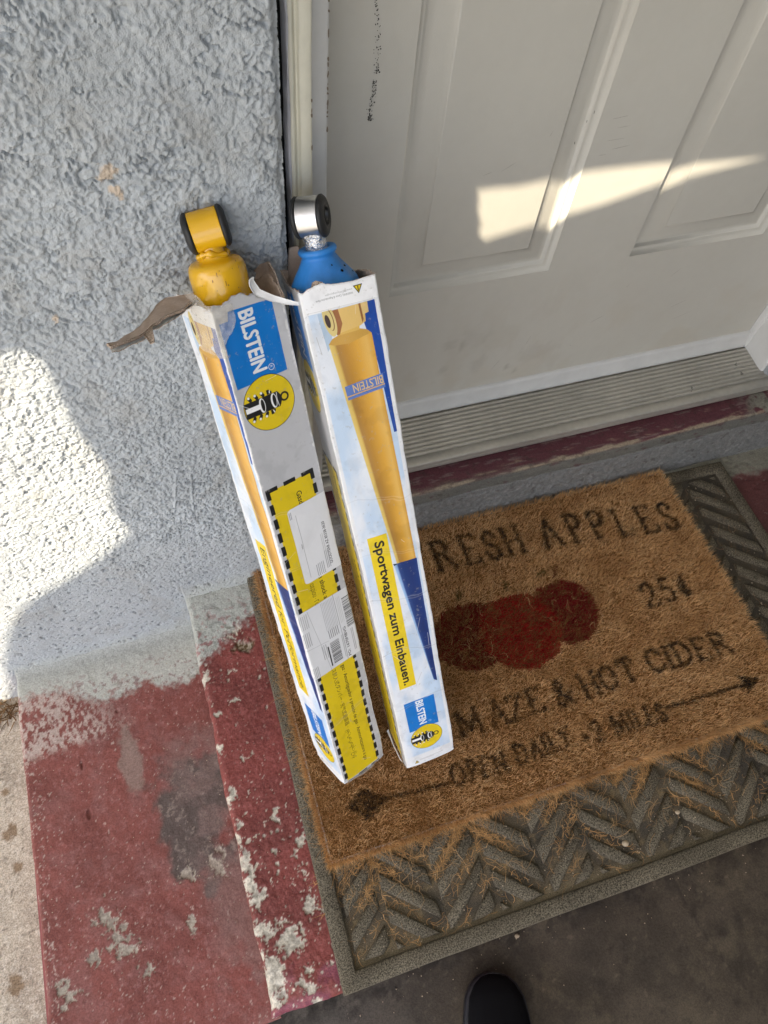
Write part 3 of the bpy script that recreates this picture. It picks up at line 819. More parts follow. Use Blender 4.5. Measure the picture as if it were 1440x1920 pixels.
# ------------------------------------------------------------------ coir doormat
A_C = Vector((-.15203, -.66754, 0.0))
MC = Matrix.Translation(A_C) @ Matrix.Rotation(-.011525, 4, 'Z')
coir = tag(empty("coir_doormat", mat=MC), "brown coir doormat printed with three red apples and cider-stand lettering", "doormat")
CW, CD = .762, .457
GL = {
    'F': [((.15, 0), (.15, 1)), ((.15, 1), (.85, 1)), ((.15, .52), (.65, .52)), ((.0, 0), (.32, 0)), ((.85, 1), (.85, .82))],
    'R': [((.15, 0), (.15, 1)), ((.15, 1), (.6, .98), (.8, .76), (.6, .54), (.15, .52)), ((.45, .52), (.95, 0)), ((.0, 0), (.3, 0)), ((.0, 1), (.2, 1))],
    'E': [((.15, 0), (.15, 1)), ((.0, 1), (.85, 1), (.85, .82)), ((.15, .52), (.62, .52)), ((.0, 0), (.88, 0), (.88, .2))],
    'S': [((.85, .78), (.72, .97), (.42, 1), (.15, .85), (.2, .62), (.55, .48), (.85, .32), (.8, .08), (.5, 0), (.2, .05), (.08, .25))],
    'H': [((.12, 0), (.12, 1)), ((.86, 0), (.86, 1)), ((.12, .5), (.86, .5)), ((0, 0), (.26, 0)), ((.72, 0), (1, 0)), ((0, 1), (.26, 1)), ((.72, 1), (1, 1))],
    'A': [((.08, 0), (.5, 1)), ((.5, 1), (.92, 0)), ((.25, .36), (.75, .36)), ((0, 0), (.2, 0)), ((.78, 0), (1.02, 0))],
    'P': [((.15, 0), (.15, 1)), ((.15, 1), (.6, .98), (.85, .74), (.6, .5), (.15, .48)), ((.0, 0), (.34, 0)), ((0, 1), (.2, 1))],
    'L': [((.15, 0), (.15, 1)), ((.0, 0), (.85, 0), (.85, .25)), ((.0, 1), (.3, 1))],
    'M': [((.08, 0), (.12, 1)), ((.12, 1), (.5, .15)), ((.5, .15), (.88, 1)), ((.88, 1), (.92, 0)), ((0, 0), (.22, 0)), ((.8, 0), (1.02, 0))],
    'Z': [((.1, .82), (.1, 1), (.88, 1)), ((.88, 1), (.08, 0)), ((.08, 0), (.9, 0), (.9, .2))],
    '&': [((.95, .0), (.25, .75), (.3, .98), (.55, .98), (.6, .75), (.15, .3), (.2, .05), (.5, 0), (.9, .45))],
    'O': [((.5, 1), (.15, .85), (.05, .5), (.15, .15), (.5, 0), (.85, .15), (.95, .5), (.85, .85), (.5, 1))],
    'T': [((.5, 0), (.5, 1)), ((.05, .8), (.05, 1), (.95, 1), (.95, .8)), ((.32, 0), (.68, 0))],
    'C': [((.9, .75), (.72, .97), (.4, .98), (.12, .75), (.08, .4), (.25, .08), (.6, 0), (.92, .22))],
    'I': [((.5, 0), (.5, 1)), ((.25, 0), (.75, 0)), ((.25, 1), (.75, 1))],
    'D': [((.15, 0), (.15, 1)), ((.0, 1), (.5, 1), (.9, .75), (.92, .3), (.55, 0), (.0, 0))],
    'N': [((.12, 0), (.12, 1)), ((.12, 1), (.86, 0)), ((.86, 0), (.86, 1)), ((0, 0), (.26, 0)), ((.72, 1), (1, 1))],
    'Y': [((.5, 0), (.5, .5)), ((.5, .5), (.08, 1)), ((.5, .5), (.92, 1)), ((.32, 0), (.68, 0))],
    '2': [((.08, .72), (.2, .95), (.55, 1), (.8, .78), (.65, .48), (.08, 0)), ((.08, 0), (.9, 0), (.92, .18))],
    '5': [((.85, 1), (.25, 1), (.18, .55), (.55, .62), (.85, .42), (.75, .08), (.4, 0), (.08, .12))],
    'c': [((.8, .7), (.5, .8), (.15, .55), (.2, .25), (.55, .12), (.85, .28)), ((.62, 1), (.38, -.05))],
}
res = .001
gx, gy = np.meshgrid(np.arange(0, CW + .03, res), np.arange(0, CD + .01, res), indexing='ij')
ink = np.zeros_like(gx)


def seg_dist(X, Y, a, b):
    dx, dy = b[0] - a[0], b[1] - a[1]
    t = np.clip(((X - a[0]) * dx + (Y - a[1]) * dy) / (dx * dx + dy * dy + 1e-12), 0, 1)
    return np.hypot(X - a[0] - t * dx, Y - a[1] - t * dy)


def ink_line(pts, wd):
    for a, b in zip(pts[:-1], pts[1:]):
        x0, x1 = min(a[0], b[0]) - wd - .003, max(a[0], b[0]) + wd + .003
        y0, y1 = min(a[1], b[1]) - wd - .003, max(a[1], b[1]) + wd + .003
        i0, i1 = max(0, int(x0 / res)), min(gx.shape[0], int(x1 / res) + 2); j0, j1 = max(0, int(y0 / res)), min(gx.shape[1], int(y1 / res) + 2)
        if i1 <= i0 or j1 <= j0: continue
        d = seg_dist(gx[i0:i1, j0:j1], gy[i0:i1, j0:j1], a, b)
        ink[i0:i1, j0:j1] = np.maximum(ink[i0:i1, j0:j1], 1 - sstep(wd * .7, wd * 1.3, d))


def ink_glyph(ch, x, y, wdt, h, sl, thick):
    for st in GL[ch]:
        pts = [(x + px * wdt, y + py * h + sl * px * wdt) for px, py in st]
        vert = abs(st[0][1] - st[-1][1]) > .4 or len(st) > 3
        ink_line(pts, thick if vert else thick * .62)


def ink_text(items, h, sl, thick):
    for (ch, x, y, wdt) in items: ink_glyph(ch, x, y, wdt, h, sl, thick)


ink_text([('F', .247, .372, .032), ('R', .288, .369, .034), ('E', .339, .367, .030), ('S', .378, .365, .027), ('H', .414, .364, .033), ('A', .480, .361, .036), ('P', .533, .358, .030),
          ('P', .575, .354, .030), ('L', .621, .347, .028), ('E', .665, .341, .030), ('S', .705, .336, .030)], .053, -.05, .0037)
ink_text([('2', .600, .214, .027), ('5', .634, .214, .025), ('c', .667, .212, .021)], .040, -.02, .0030)
ink_text([('M', .228, .106, .036), ('A', .277, .106, .030), ('Z', .310, .106, .026), ('E', .343, .108, .024), ('&', .384, .106, .030), ('H', .432, .106, .029), ('O', .465, .107, .028), ('T', .502, .110, .024),
          ('C', .551, .112, .028), ('I', .582, .110, .014), ('D', .600, .110, .028), ('E', .636, .108, .025), ('R', .668, .107, .030)], .036, -.01, .0030)
ink_text([('O', .194, .046, .020), ('P', .220, .045, .016), ('E', .240, .045, .016), ('N', .260, .044, .018), ('D', .294, .045, .018), ('A', .317, .046, .018), ('I', .336, .047, .010), ('L', .349, .048, .014), ('Y', .366, .050, .018),
          ('2', .418, .043, .016), ('M', .452, .043, .022), ('I', .477, .042, .010), ('L', .490, .041, .014), ('E', .508, .041, .014), ('S', .526, .040, .014)], .027, .0, .0025)
ink_line([(.403, .053), (.406, .053)], .0035)
ink_line([(.546, .057), (.685, .055)], .0026)
for a in (-.010, -.005, 0, .005, .010): ink_line([(.684, .056 + a), (.710, .056)], .0024)
ink_line([(.085, .059), (.190, .052)], .0026)
for k in range(12):
    f_k = k / 11.0
    bx_, by_ = .071 - .003 * f_k, .079 - .040 * f_k
    ink_line([(.045, .0625), (bx_, by_)], .0020)
    ink_line([(.097, .0585), (bx_, by_)], .0014)
nz = fbm(gx, gy, .006, 640)
ink = ink * sstep(.18, .40, fbm(gx, gy, .014, 641, 4, .6) + .20)
apple = np.zeros(gx.shape, int)


def blob(cx, cy, rx, ry, seed):
    a = np.arctan2(gy - cy, gx - cx)
    lob = 1 + .05 * np.cos(2 * a) - .09 * np.exp(-((a - 1.6) / .35) ** 2)
    return np.hypot((gx - cx) / rx, (gy - cy) / ry) / lob + (fbm(gx, gy, .008, seed) - .5) * .12 < 1


apple[blob(.300, .248, .062, .059, 650)] = 1
apple[blob(.463, .246, .052, .060, 651)] = 2
apple[blob(.378, .236, .063, .068, 652)] = 3
leaf = np.zeros(gx.shape)
for (x, y, l, a) in ((.304, .318, .011, 1.2), (.386, .312, .010, 1.4), (.452, .319, .010, .3)):
    leaf = np.maximum(leaf, (np.hypot(((gx - x) * math.cos(a) + (gy - y) * math.sin(a)) / l, (-(gx - x) * math.sin(a) + (gy - y) * math.cos(a)) / (l * .5)) < 1) * 1.0)
stemm = (seg_dist(gx, gy, (.470, .306), (.482, .324)) < .003)

m = MB(); m.box(.004, .004, .0125, CW - .004, CD - .004, .0150)
obj("vinyl_backing", m.mesh("vinyl_backing", [M_VINYL]), coir)
m = MB(); m.box(.006, .006, .0149, CW - .006, CD - .006, .0215)
obj("coir_core", m.mesh("coir_core", [M_COIRBASE]), coir)
NF = 195000
fx = RNG.uniform(.001, CW - .001, NF); fy = RNG.uniform(.001, CD - .001, NF)
fx[:9000] = RNG.uniform(.001, CW, 9000); fy[:9000] = np.abs(RNG.normal(0, .004, 9000)) + .001        # shaggy front edge
fx[9000:13000] = np.abs(RNG.normal(0, .004, 4000)) + .001; fy[9000:13000] = RNG.uniform(0, CD, 4000)
L = RNG.uniform(.010, .0165, NF)
lean_x = (fbm(fx, fy, .02, 661) - .5) * .8 + RNG.normal(0, .27, NF)
lean_y = (fbm(fx, fy, .02, 662) - .5) * .8 + RNG.normal(0, .27, NF) - .15
ef = 1 - sstep(0, .012, fy); lean_y -= ef * RNG.uniform(.1, .9, NF); L *= 1 + .15 * ef
el = 1 - sstep(0, .010, fx); lean_x -= el * RNG.uniform(.2, 1.0, NF)
er = 1 - sstep(0, .010, CW - fx); lean_x += er * RNG.uniform(.0, .7, NF)
eb = 1 - sstep(0, .010, CD - fy); lean_y += eb * RNG.uniform(.0, .6, NF)
nrm = 1 / np.sqrt(1 + lean_x ** 2 + lean_y ** 2)
rt = np.stack([fx, fy, np.full(NF, .0185)], -1)
tip = rt + np.stack([lean_x, lean_y, np.ones(NF)], -1) * (L * nrm)[:, None]
mid = (rt + tip) / 2 + np.stack([-lean_x * .12, -lean_y * .12, np.full(NF, .08)], -1) * L[:, None] + RNG.normal(0, .0006, (NF, 3))
tip[:, 2] -= L * .10 * (lean_x ** 2 + lean_y ** 2)
ang = RNG.uniform(0, np.pi, NF); wd = RNG.uniform(.00020, .00040, NF)
wv = np.stack([np.cos(ang), np.sin(ang), np.zeros(NF)], -1) * wd[:, None]
V = np.stack([rt - wv, rt + wv, mid + wv * .8, mid - wv * .8, tip], 1)
i0 = np.arange(NF) * 5
Q = np.stack([i0, i0 + 1, i0 + 2, i0 + 3], -1); T = np.stack([i0 + 3, i0 + 2, i0 + 4], -1)
px_, py_t = tip[:, 0] * .8 + fx * .2, tip[:, 1] * .8 + fy * .2
ti = np.clip((px_ / res).astype(int), 0, gx.shape[0] - 1); tj = np.clip((py_t / res).astype(int), 0, gx.shape[1] - 1)
jx = np.clip(ti + RNG.integers(-1, 2, NF), 0, gx.shape[0] - 1); jy = np.clip(tj + RNG.integers(-1, 2, NF), 0, gx.shape[1] - 1)
base = mix((.80, .500, .235), (.53, .320, .145), RNG.random(NF))
base = mix(base, (.88, .66, .38), (RNG.random(NF) > .90) * .8)
base = mix(base, np.array((.45, .23, .08)), sstep(.45, .75, fbm(fx, fy, .05, 660)) * .45)
ik = (ink[jx, jy] > RNG.uniform(.15, .75, NF)) & (RNG.random(NF) > .03)
base[ik] = np.array((.016, .016, .014)) * RNG.uniform(.6, 1.8, (ik.sum(), 1))
ap = apple[jx, jy]
for k, cc in ((1, (.15, .006, .008)), (2, (.18, .008, .012)), (3, (.28, .008, .010))):
    s = (ap == k) & (RNG.random(NF) > .005)
    base[s] = np.array(cc) * RNG.uniform(.55, 1.5, (s.sum(), 1))
s = (leaf[jx, jy] > .5) & (RNG.random(NF) > .25); base[s] = np.array((.04, .06, .018)) * RNG.uniform(.6, 1.5, (s.sum(), 1))
s = stemm[jx, jy] & (RNG.random(NF) > .2); base[s] = np.array((.09, .014, .018)) * RNG.uniform(.6, 1.5, (s.sum(), 1))
shade = np.ones((NF, 5, 1))
o = obj("coir_pile", mesh_np("coir_pile", V, quads=Q, tris=T, cols=base[:, None, :] * shade, mats=[M_COIR]), coir); o["kind"] = "stuff"


def hairs(name, starts, dirs, lens, cols, nseg=4, curl=.5, wid=.0003, seed=1, lift=.002, mat=M_COIR):
    rg = np.random.default_rng(seed); n = len(starts)
    P = [np.array(starts, float)]; a = np.array(dirs, float); sl = np.array(lens) / nseg
    zr = rg.uniform(-1, 1, n) * .3
    turn = rg.normal(0, curl, n)
    for k in range(nseg):
        a = a + turn + rg.normal(0, curl * .5, n)
        st = np.stack([np.cos(a), np.sin(a), zr * (1 - 2 * k / nseg)], -1) * sl[:, None]
        q = P[-1] + st; q[:, 2] = np.maximum(q[:, 2], P[0][:, 2] - .001); P.append(q)
    P = np.stack(P, 1)
    d = np.gradient(P, axis=1); side = np.stack([-d[..., 1], d[..., 0], d[..., 2] * 0], -1)
    side /= np.linalg.norm(side, axis=-1, keepdims=True) + 1e-9
    w = wid * (1 - .6 * np.linspace(0, 1, nseg + 1))[None, :, None] * rg.uniform(.7, 1.3, (n, 1, 1))
    tilt = rg.uniform(-.7, .7, (n, 1)) * np.ones((1, nseg + 1))
    up = np.stack([tilt * 0, tilt * 0, tilt], -1)
    A, B = P - (side + up) * w, P + (side + up) * w
    V = np.stack([A, B], 2).reshape(n, -1, 3)
    m2 = 2 * (nseg + 1)
    q = np.concatenate([np.stack([np.arange(n) * m2 + 2 * k, np.arange(n) * m2 + 2 * k + 1, np.arange(n) * m2 + 2 * k + 3, np.arange(n) * m2 + 2 * k + 2], -1) for k in range(nseg)])
    C = np.repeat(np.array(cols)[:, None, :], m2, 1)
    return mesh_np(name, V, quads=q, cols=C, mats=[mat])


# shed fibres lying on the rubber mat in front of the coir mat (in the rubber mat's own frame)
hs, hd, hl, hc = [], [], [], []


def groove_y(ci, ri, x):
    xa = .0012 + ci * COLW; up = ci % 2 == 0
    y0 = .029 + ri * PITCH + (0 if up else PITCH * .5) + PITCH * .5
    return y0 + SLOPE * (x - xa) if up else y0 + SLOPE * (xa + COLW - x)


for k in range(19000):
    ci = RNG.integers(0, 11); ri = RNG.integers(-2, 5)
    xa = .0012 + ci * COLW; x = xa + RNG.random() * COLW
    y = groove_y(ci, ri, x) + RNG.normal(0, .0028)
    if y < RB + .003 or y > .165: continue
    w_ = vnoise(np.array(ci * 3.1 + ri * 1.7), np.array(x * 14), 66)
    if RNG.random() > (.12 + 1.0 * sstep(.06, .14, y)) * sstep(.30, .62, w_): continue
    up = ci % 2 == 0
    hs.append((x, y, RNG.uniform(.0045, .0105))); hd.append((math.atan(SLOPE) if up else -math.atan(SLOPE)) + RNG.normal(0, .5) + (math.pi if RNG.random() < .5 else 0))
    hl.append(RNG.uniform(.006, .024)); hc.append(np.array((.50, .29, .12)) * RNG.uniform(.5, 1.25))
for k in range(800):
    x, y = RNG.uniform(.03, .86), RNG.uniform(.03, .17)
    if RNG.random() > sstep(.02, .13, y): continue
    hs.append((x, y, .0128)); hd.append(RNG.uniform(0, 6.28)); hl.append(RNG.uniform(.01, .035)); hc.append(np.array((.40, .25, .12)) * RNG.uniform(.5, 1.3))
for k in range(160):
    x, y = RNG.uniform(.80, .885), RNG.uniform(.2, .56)
    hs.append((x, y, RNG.uniform(.006, .012))); hd.append(RNG.uniform(0, 6.28)); hl.append(RNG.uniform(.006, .022)); hc.append(np.array((.22, .14, .08)) * RNG.uniform(.5, 1.3))
me = hairs("loose_coir_fibre", hs, hd, hl, hc, seed=5, curl=.45, wid=.00028)
o = tag(obj("loose_coir_fibre", me), "shed brown coir fibres caught in the rubber grooves", "fibres", kind="stuff"); o.matrix_world = MR
# long hairs straying out of the pile
hs = [(RNG.uniform(.0, CW), RNG.uniform(.0, CD), .0325) for _ in range(520)]
me = hairs("stray_fibre", hs, RNG.uniform(0, 6.28, 520), RNG.uniform(.008, .024, 520), np.array((.48, .31, .15)) * RNG.uniform(.5, 1.2, (520, 1)), seed=8, curl=.5, wid=.0002)
o = obj("stray_fibre", me, coir); o["kind"] = "stuff"
hs = [(-.002 + RNG.normal(0, .003), RNG.uniform(.02, CD - .02), .016) for _ in range(220)] + [(RNG.uniform(.0, CW), -.004 + RNG.normal(0, .003), .016) for _ in range(500)]
me = hairs("fringe_fibre", hs, np.r_[RNG.normal(math.pi, .7, 220), RNG.normal(-1.6, .7, 500)], RNG.uniform(.006, .022, 720), np.array((.40, .22, .085)) * RNG.uniform(.5, 1.2, (720, 1)), seed=9, curl=.35, wid=.00025)
o = obj("fringe_fibre", me, coir); o["kind"] = "stuff"


def pebble_mesh(name, r, seed, mat):
    rg = np.random.default_rng(seed)
    V, Q = lathe([(.001 * r, -r * .7), (r * .6, -r * .62), (r, -r * .1), (r * .85, r * .4), (r * .4, r * .72), (.001 * r, r * .76)], 12)
    V = V * (1 + rg.normal(0, .06, V.shape)); V[:, 0] *= 1.25
    return mesh_np(name, V, quads=Q, mats=[mat])


for k, (x, y, z, r, lab) in enumerate(((.249, -.764, .0085, .0042, "smooth round pebble in a rubber mat groove"), (.339, -.751, .0145, .0030, "small tan pebble on the rubber mat ridge below the last letters"),
                                       (.091, -.826, FLOOR_Z + .002, .0030, "tiny grey pebble on the dark floor just past the mat edge"))):
    tag(obj("pebble", pebble_mesh("pebble", r, k, M_GRIT), loc=(x, y, z)), lab, "pebble")
V, F = [], []
for k in range(750):
    if k < 430:
        x, y = RNG.uniform(.025, .885), abs(RNG.normal(0, .05)) + .024
        if y > .17: continue
        z, r = (.0045 if y < .030 or RNG.random() < .6 else .0125), RNG.uniform(.0004, .0011)
    elif k < 520:
        x, y, z, r = RNG.uniform(.79, .886), RNG.uniform(.2, .57), RNG.uniform(.005, .0128), RNG.uniform(.0005, .0015)
    elif k < 610:
        x, y, z, r = RNG.uniform(.0, .9), -abs(RNG.normal(0, .03)) - .004, FLOOR_Z + .0008, RNG.uniform(.0004, .0012)
    else:
        x, y, z, r = RNG.uniform(-.38, -.005), RNG.uniform(.05, .55), (LOW_Z + .001 if k % 2 else .0008), RNG.uniform(.0004, .0010)
        z = LOW_Z + .001 if x < -.09 else .001
    k0 = len(V)
    for d in ((1, 0, 0), (-1, 0, 0), (0, 1, 0), (0, -1, 0), (0, 0, .8), (0, 0, -.6)):
        V.append((x + d[0] * r * RNG.uniform(.7, 1.4), y + d[1] * r * RNG.uniform(.7, 1.3), z + d[2] * r))
    for a, b, c_ in ((0, 2, 4), (2, 1, 4), (1, 3, 4), (3, 0, 4), (2, 0, 5), (1, 2, 5), (3, 1, 5), (0, 3, 5)): F.append((k0 + a, k0 + b, k0 + c_))
o = tag(obj("grit", mesh_np("grit", V, tris=F, smooth=False, mats=[M_GRIT])), "scattered pale grit on the mats and steps", "grit", kind="stuff"); o.matrix_world = MR
# dry litter by the foot of the wall
hs = [(RNG.uniform(-.63, -.565), RNG.uniform(-.275, -.228), GROUND_Z + .003) for _ in range(60)]
me = hairs("dry_litter", hs, RNG.uniform(0, 6.28, 60), RNG.uniform(.008, .035, 60), np.array((.15, .09, .045)) * RNG.uniform(.5, 1.6, (60, 1)), seed=12, curl=.25, wid=.0011)
tag(obj("dry_litter", me), "dry brown grass bits at the foot of the stucco wall", "litter", kind="stuff")


# ------------------------------------------------------------------ flat print: canvases drawn in numpy
def text_tris(s, cache={}):
    if s in cache: return cache[s]
    cu = bpy.data.curves.new("txt", 'FONT'); cu.body = s; cu.size = 1.0; cu.resolution_u = 3; cu.fill_mode = 'FRONT'
    ob = bpy.data.objects.new("txt", cu); COL.objects.link(ob)
    dg = bpy.context.evaluated_depsgraph_get(); dg.update()
    ev = ob.evaluated_get(dg); me = ev.to_mesh(); me.calc_loop_triangles()
    v = np.zeros(len(me.vertices) * 3, np.float32); me.vertices.foreach_get("co", v); v = v.reshape(-1, 3)[:, :2].copy()
    t = np.zeros(len(me.loop_triangles) * 3, np.int32); me.loop_triangles.foreach_get("vertices", t); t = t.reshape(-1, 3).copy()
    ev.to_mesh_clear(); bpy.data.objects.remove(ob); bpy.data.curves.remove(cu)
    cache[s] = (v, t); return v, t


_v, _t = text_tris("H")
CAP = float(_v[:, 1].max()) if len(_v) else .7


class Canvas:
    """print drawn at S pixels per metre; row 0 is v = 0"""
    def __init__(s, w, h, S=5000, base=(.7, .7, .7)):
        s.S = S; s.W, s.H = int(round(w * S)), int(round(h * S))
        s.a = np.empty((s.H, s.W, 3), np.float32); s.a[:] = base

    def win(s, u0, v0, u1, v1, pad=1):
        i0, i1 = max(0, int(u0 * s.S) - pad), min(s.W, int(u1 * s.S) + pad + 1)
        j0, j1 = max(0, int(v0 * s.S) - pad), min(s.H, int(v1 * s.S) + pad + 1)
        if i1 <= i0 or j1 <= j0: return None
        U, V = np.meshgrid((np.arange(i0, i1) + .5) / s.S, (np.arange(j0, j1) + .5) / s.S)
        return i0, i1, j0, j1, U, V

    def put(s, wn, mask, col):
        i0, i1, j0, j1 = wn[:4]
        m = mask[..., None].astype(np.float32); r = s.a[j0:j1, i0:i1]
        s.a[j0:j1, i0:i1] = r * (1 - m) + np.asarray(col, np.float32) * m

    def poly(s, pts, col):
        pts = np.array(pts, float)
        wn = s.win(pts[:, 0].min(), pts[:, 1].min(), pts[:, 0].max(), pts[:, 1].max())
        if wn is None: return
        U, V = wn[4], wn[5]; acc = 0
        for du, dv in ((-.25, -.25), (.25, -.25), (-.25, .25), (.25, .25)):
            uu, vv = U + du / s.S, V + dv / s.S; ins = np.zeros(U.shape, bool)
            for k in range(len(pts)):
                (x1, y1), (x2, y2) = pts[k], pts[(k + 1) % len(pts)]
                if y1 == y2: continue
                cr = ((y1 > vv) != (y2 > vv)) & (uu < (x2 - x1) * (vv - y1) / (y2 - y1) + x1); ins ^= cr
            acc = acc + ins * .25
        s.put(wn, acc, col(U, V) if callable(col) else col)

    def rect(s, u0, v0, u1, v1, col): s.poly([(u0, v0), (u1, v0), (u1, v1), (u0, v1)], col)

    def ell(s, cu, cv, ru, rv, col, ang=0.0):
        R = max(ru, rv); wn = s.win(cu - R, cv - R, cu + R, cv + R)
        if wn is None: return
        U, V = wn[4] - cu, wn[5] - cv; c, sn = math.cos(ang), math.sin(ang)
        d = np.hypot((c * U + sn * V) / ru, (-sn * U + c * V) / rv)
        s.put(wn, np.clip(.5 + (1 - d) * min(ru, rv) * s.S, 0, 1), col)

    def line(s, a, b, wd, col):
        wn = s.win(min(a[0], b[0]) - wd, min(a[1], b[1]) - wd, max(a[0], b[0]) + wd, max(a[1], b[1]) + wd)
        if wn is None: return
        d = seg_dist(wn[4], wn[5], a, b); s.put(wn, np.clip(.5 + (wd / 2 - d) * s.S, 0, 1), col)

    def text(s, t, u, v, h, ang, col, length=None, xs=1.0, bold=0, shear=0.0):
        vt, tr = text_tris(t)
        if not len(vt): return
        p = vt / CAP
        x0, x1 = p[:, 0].min(), p[:, 0].max()
        if length: xs = length / ((x1 - x0) * h)
        q = np.stack([(p[:, 0] - x0) * h * xs + shear * p[:, 1] * h, p[:, 1] * h], -1)
        c, sn = math.cos(ang), math.sin(ang)
        q = np.stack([u + c * q[:, 0] - sn * q[:, 1], v + sn * q[:, 0] + c * q[:, 1]], -1)
        K = 3
        i0, j0 = int(q[:, 0].min() * s.S) - 3, int(q[:, 1].min() * s.S) - 3
        i1, j1 = int(q[:, 0].max() * s.S) + 4, int(q[:, 1].max() * s.S) + 4
        m = np.zeros(((j1 - j0) * K, (i1 - i0) * K), bool)
        P = (q * s.S - np.array([i0, j0])) * K
        for t3 in tr:
            a, b, d = P[t3[0]], P[t3[1]], P[t3[2]]
            xa, xb = int(min(a[0], b[0], d[0])), int(max(a[0], b[0], d[0])) + 1
            ya, yb = int(min(a[1], b[1], d[1])), int(max(a[1], b[1], d[1])) + 1
            X, Y = np.meshgrid(np.arange(xa, xb + 1) + .5, np.arange(ya, yb + 1) + .5)
            e = lambda p_, q_: (q_[0] - p_[0]) * (Y - p_[1]) - (q_[1] - p_[1]) * (X - p_[0])
            e1, e2, e3 = e(a, b), e(b, d), e(d, a)
            ins = ((e1 >= 0) & (e2 >= 0) & (e3 >= 0)) | ((e1 <= 0) & (e2 <= 0) & (e3 <= 0))
            sub = m[ya:yb + 1, xa:xb + 1]; sub |= ins[:sub.shape[0], :sub.shape[1]]
        for _ in range(bold):
            mm = m.copy(); mm[1:] |= m[:-1]; mm[:-1] |= m[1:]; mm[:, 1:] |= m[:, :-1]; mm[:, :-1] |= m[:, 1:]; m = mm
        cov = m.reshape(j1 - j0, K, i1 - i0, K).mean((1, 3))
        a0, a1, b0, b1 = max(0, i0), min(s.W, i1), max(0, j0), min(s.H, j1)
        if a1 <= a0 or b1 <= b0: return
        cov = cov[b0 - j0:b1 - j0, a0 - i0:a1 - i0]
        s.put((a0, a1, b0, b1), cov, col)


D90 = -math.pi / 2
BLUE, YEL, BLK, WHT = (.004, .155, .50), (.68, .50, .012), (.012, .012, .012), (.80, .80, .80)


def brand_disc(cv, cu, cvv, R):
    k = R / .0268
    cv.ell(cu, cvv, R, R, BLK); cv.ell(cu, cvv, R - .0006 * k, R - .0006 * k, YEL)
    X = lambda u: cu + (u - .0318) * k
    Yv = lambda v: cvv + v * k
    cv.rect(X(.0062), Yv(-.0076), X(.0420), Yv(.0076), BLK)
    cv.rect(X(.0070), Yv(-.0024), X(.0216), Yv(.0024), WHT)
    for uc in (.0240, .0366):
        cv.ell(X(uc), Yv(0), .0031 * k, .0072 * k, WHT); cv.ell(X(uc + .0006), Yv(0), .0019 * k, .0060 * k, BLK)
    cv.poly([(X(.0405), Yv(-.0076)), (X(.0428), Yv(-.0062)), (X(.0444), Yv(-.003)), (X(.0444), Yv(.003)), (X(.0428), Yv(.0062)), (X(.0405), Yv(.0076))], BLK)
    cv.line((X(.0407), Yv(-.0068)), (X(.0400), Yv(0)), .0005 * k, WHT); cv.line((X(.0400), Yv(0)), (X(.0407), Yv(.0068)), .0005 * k, WHT)
    cv.ell(X(.0480), Yv(0), .0047 * k, .0047 * k, BLK); cv.ell(X(.0480), Yv(0), .0028 * k, .0028 * k, YEL)
    for sg in (-1, 1):
        for uc in (.0125, .0192, .0259):
            cv.line((X(uc), Yv(sg * .0112)), (X(uc + .0012), Yv(sg * .0090)), .0033 * k, BLK)
            cv.ell(X(uc - .0002), Yv(sg * .0116), .0012 * k, .0012 * k, WHT)
        cv.poly([(X(.0310), Yv(sg * .0078)), (X(.0310), Yv(sg * .0122)), (X(.0336), Yv(sg * .0122)), (X(.0362), Yv(sg * .0095)), (X(.0362), Yv(sg * .0078))], BLK)
        cv.line((X(.0338), Yv(sg * .0088)), (X(.0344), Yv(sg * .0108)), .0009 * k, WHT)


def warn_triangle(cv, u, v, r, flip):
    f = -1 if flip else 1
    cv.poly([(u, v + f * r), (u - r * 1.05, v - f * r * .85), (u + r * 1.05, v - f * r * .85)], BLK)
    cv.poly([(u, v + f * r * .68), (u - r * .72, v - f * r * .66), (u + r * .72, v - f * r * .66)], YEL)
    cv.line((u, v + f * r * .35), (u, v - f * r * .25), r * .22, BLK); cv.ell(u, v - f * r * .48, r * .13, r * .13, BLK)


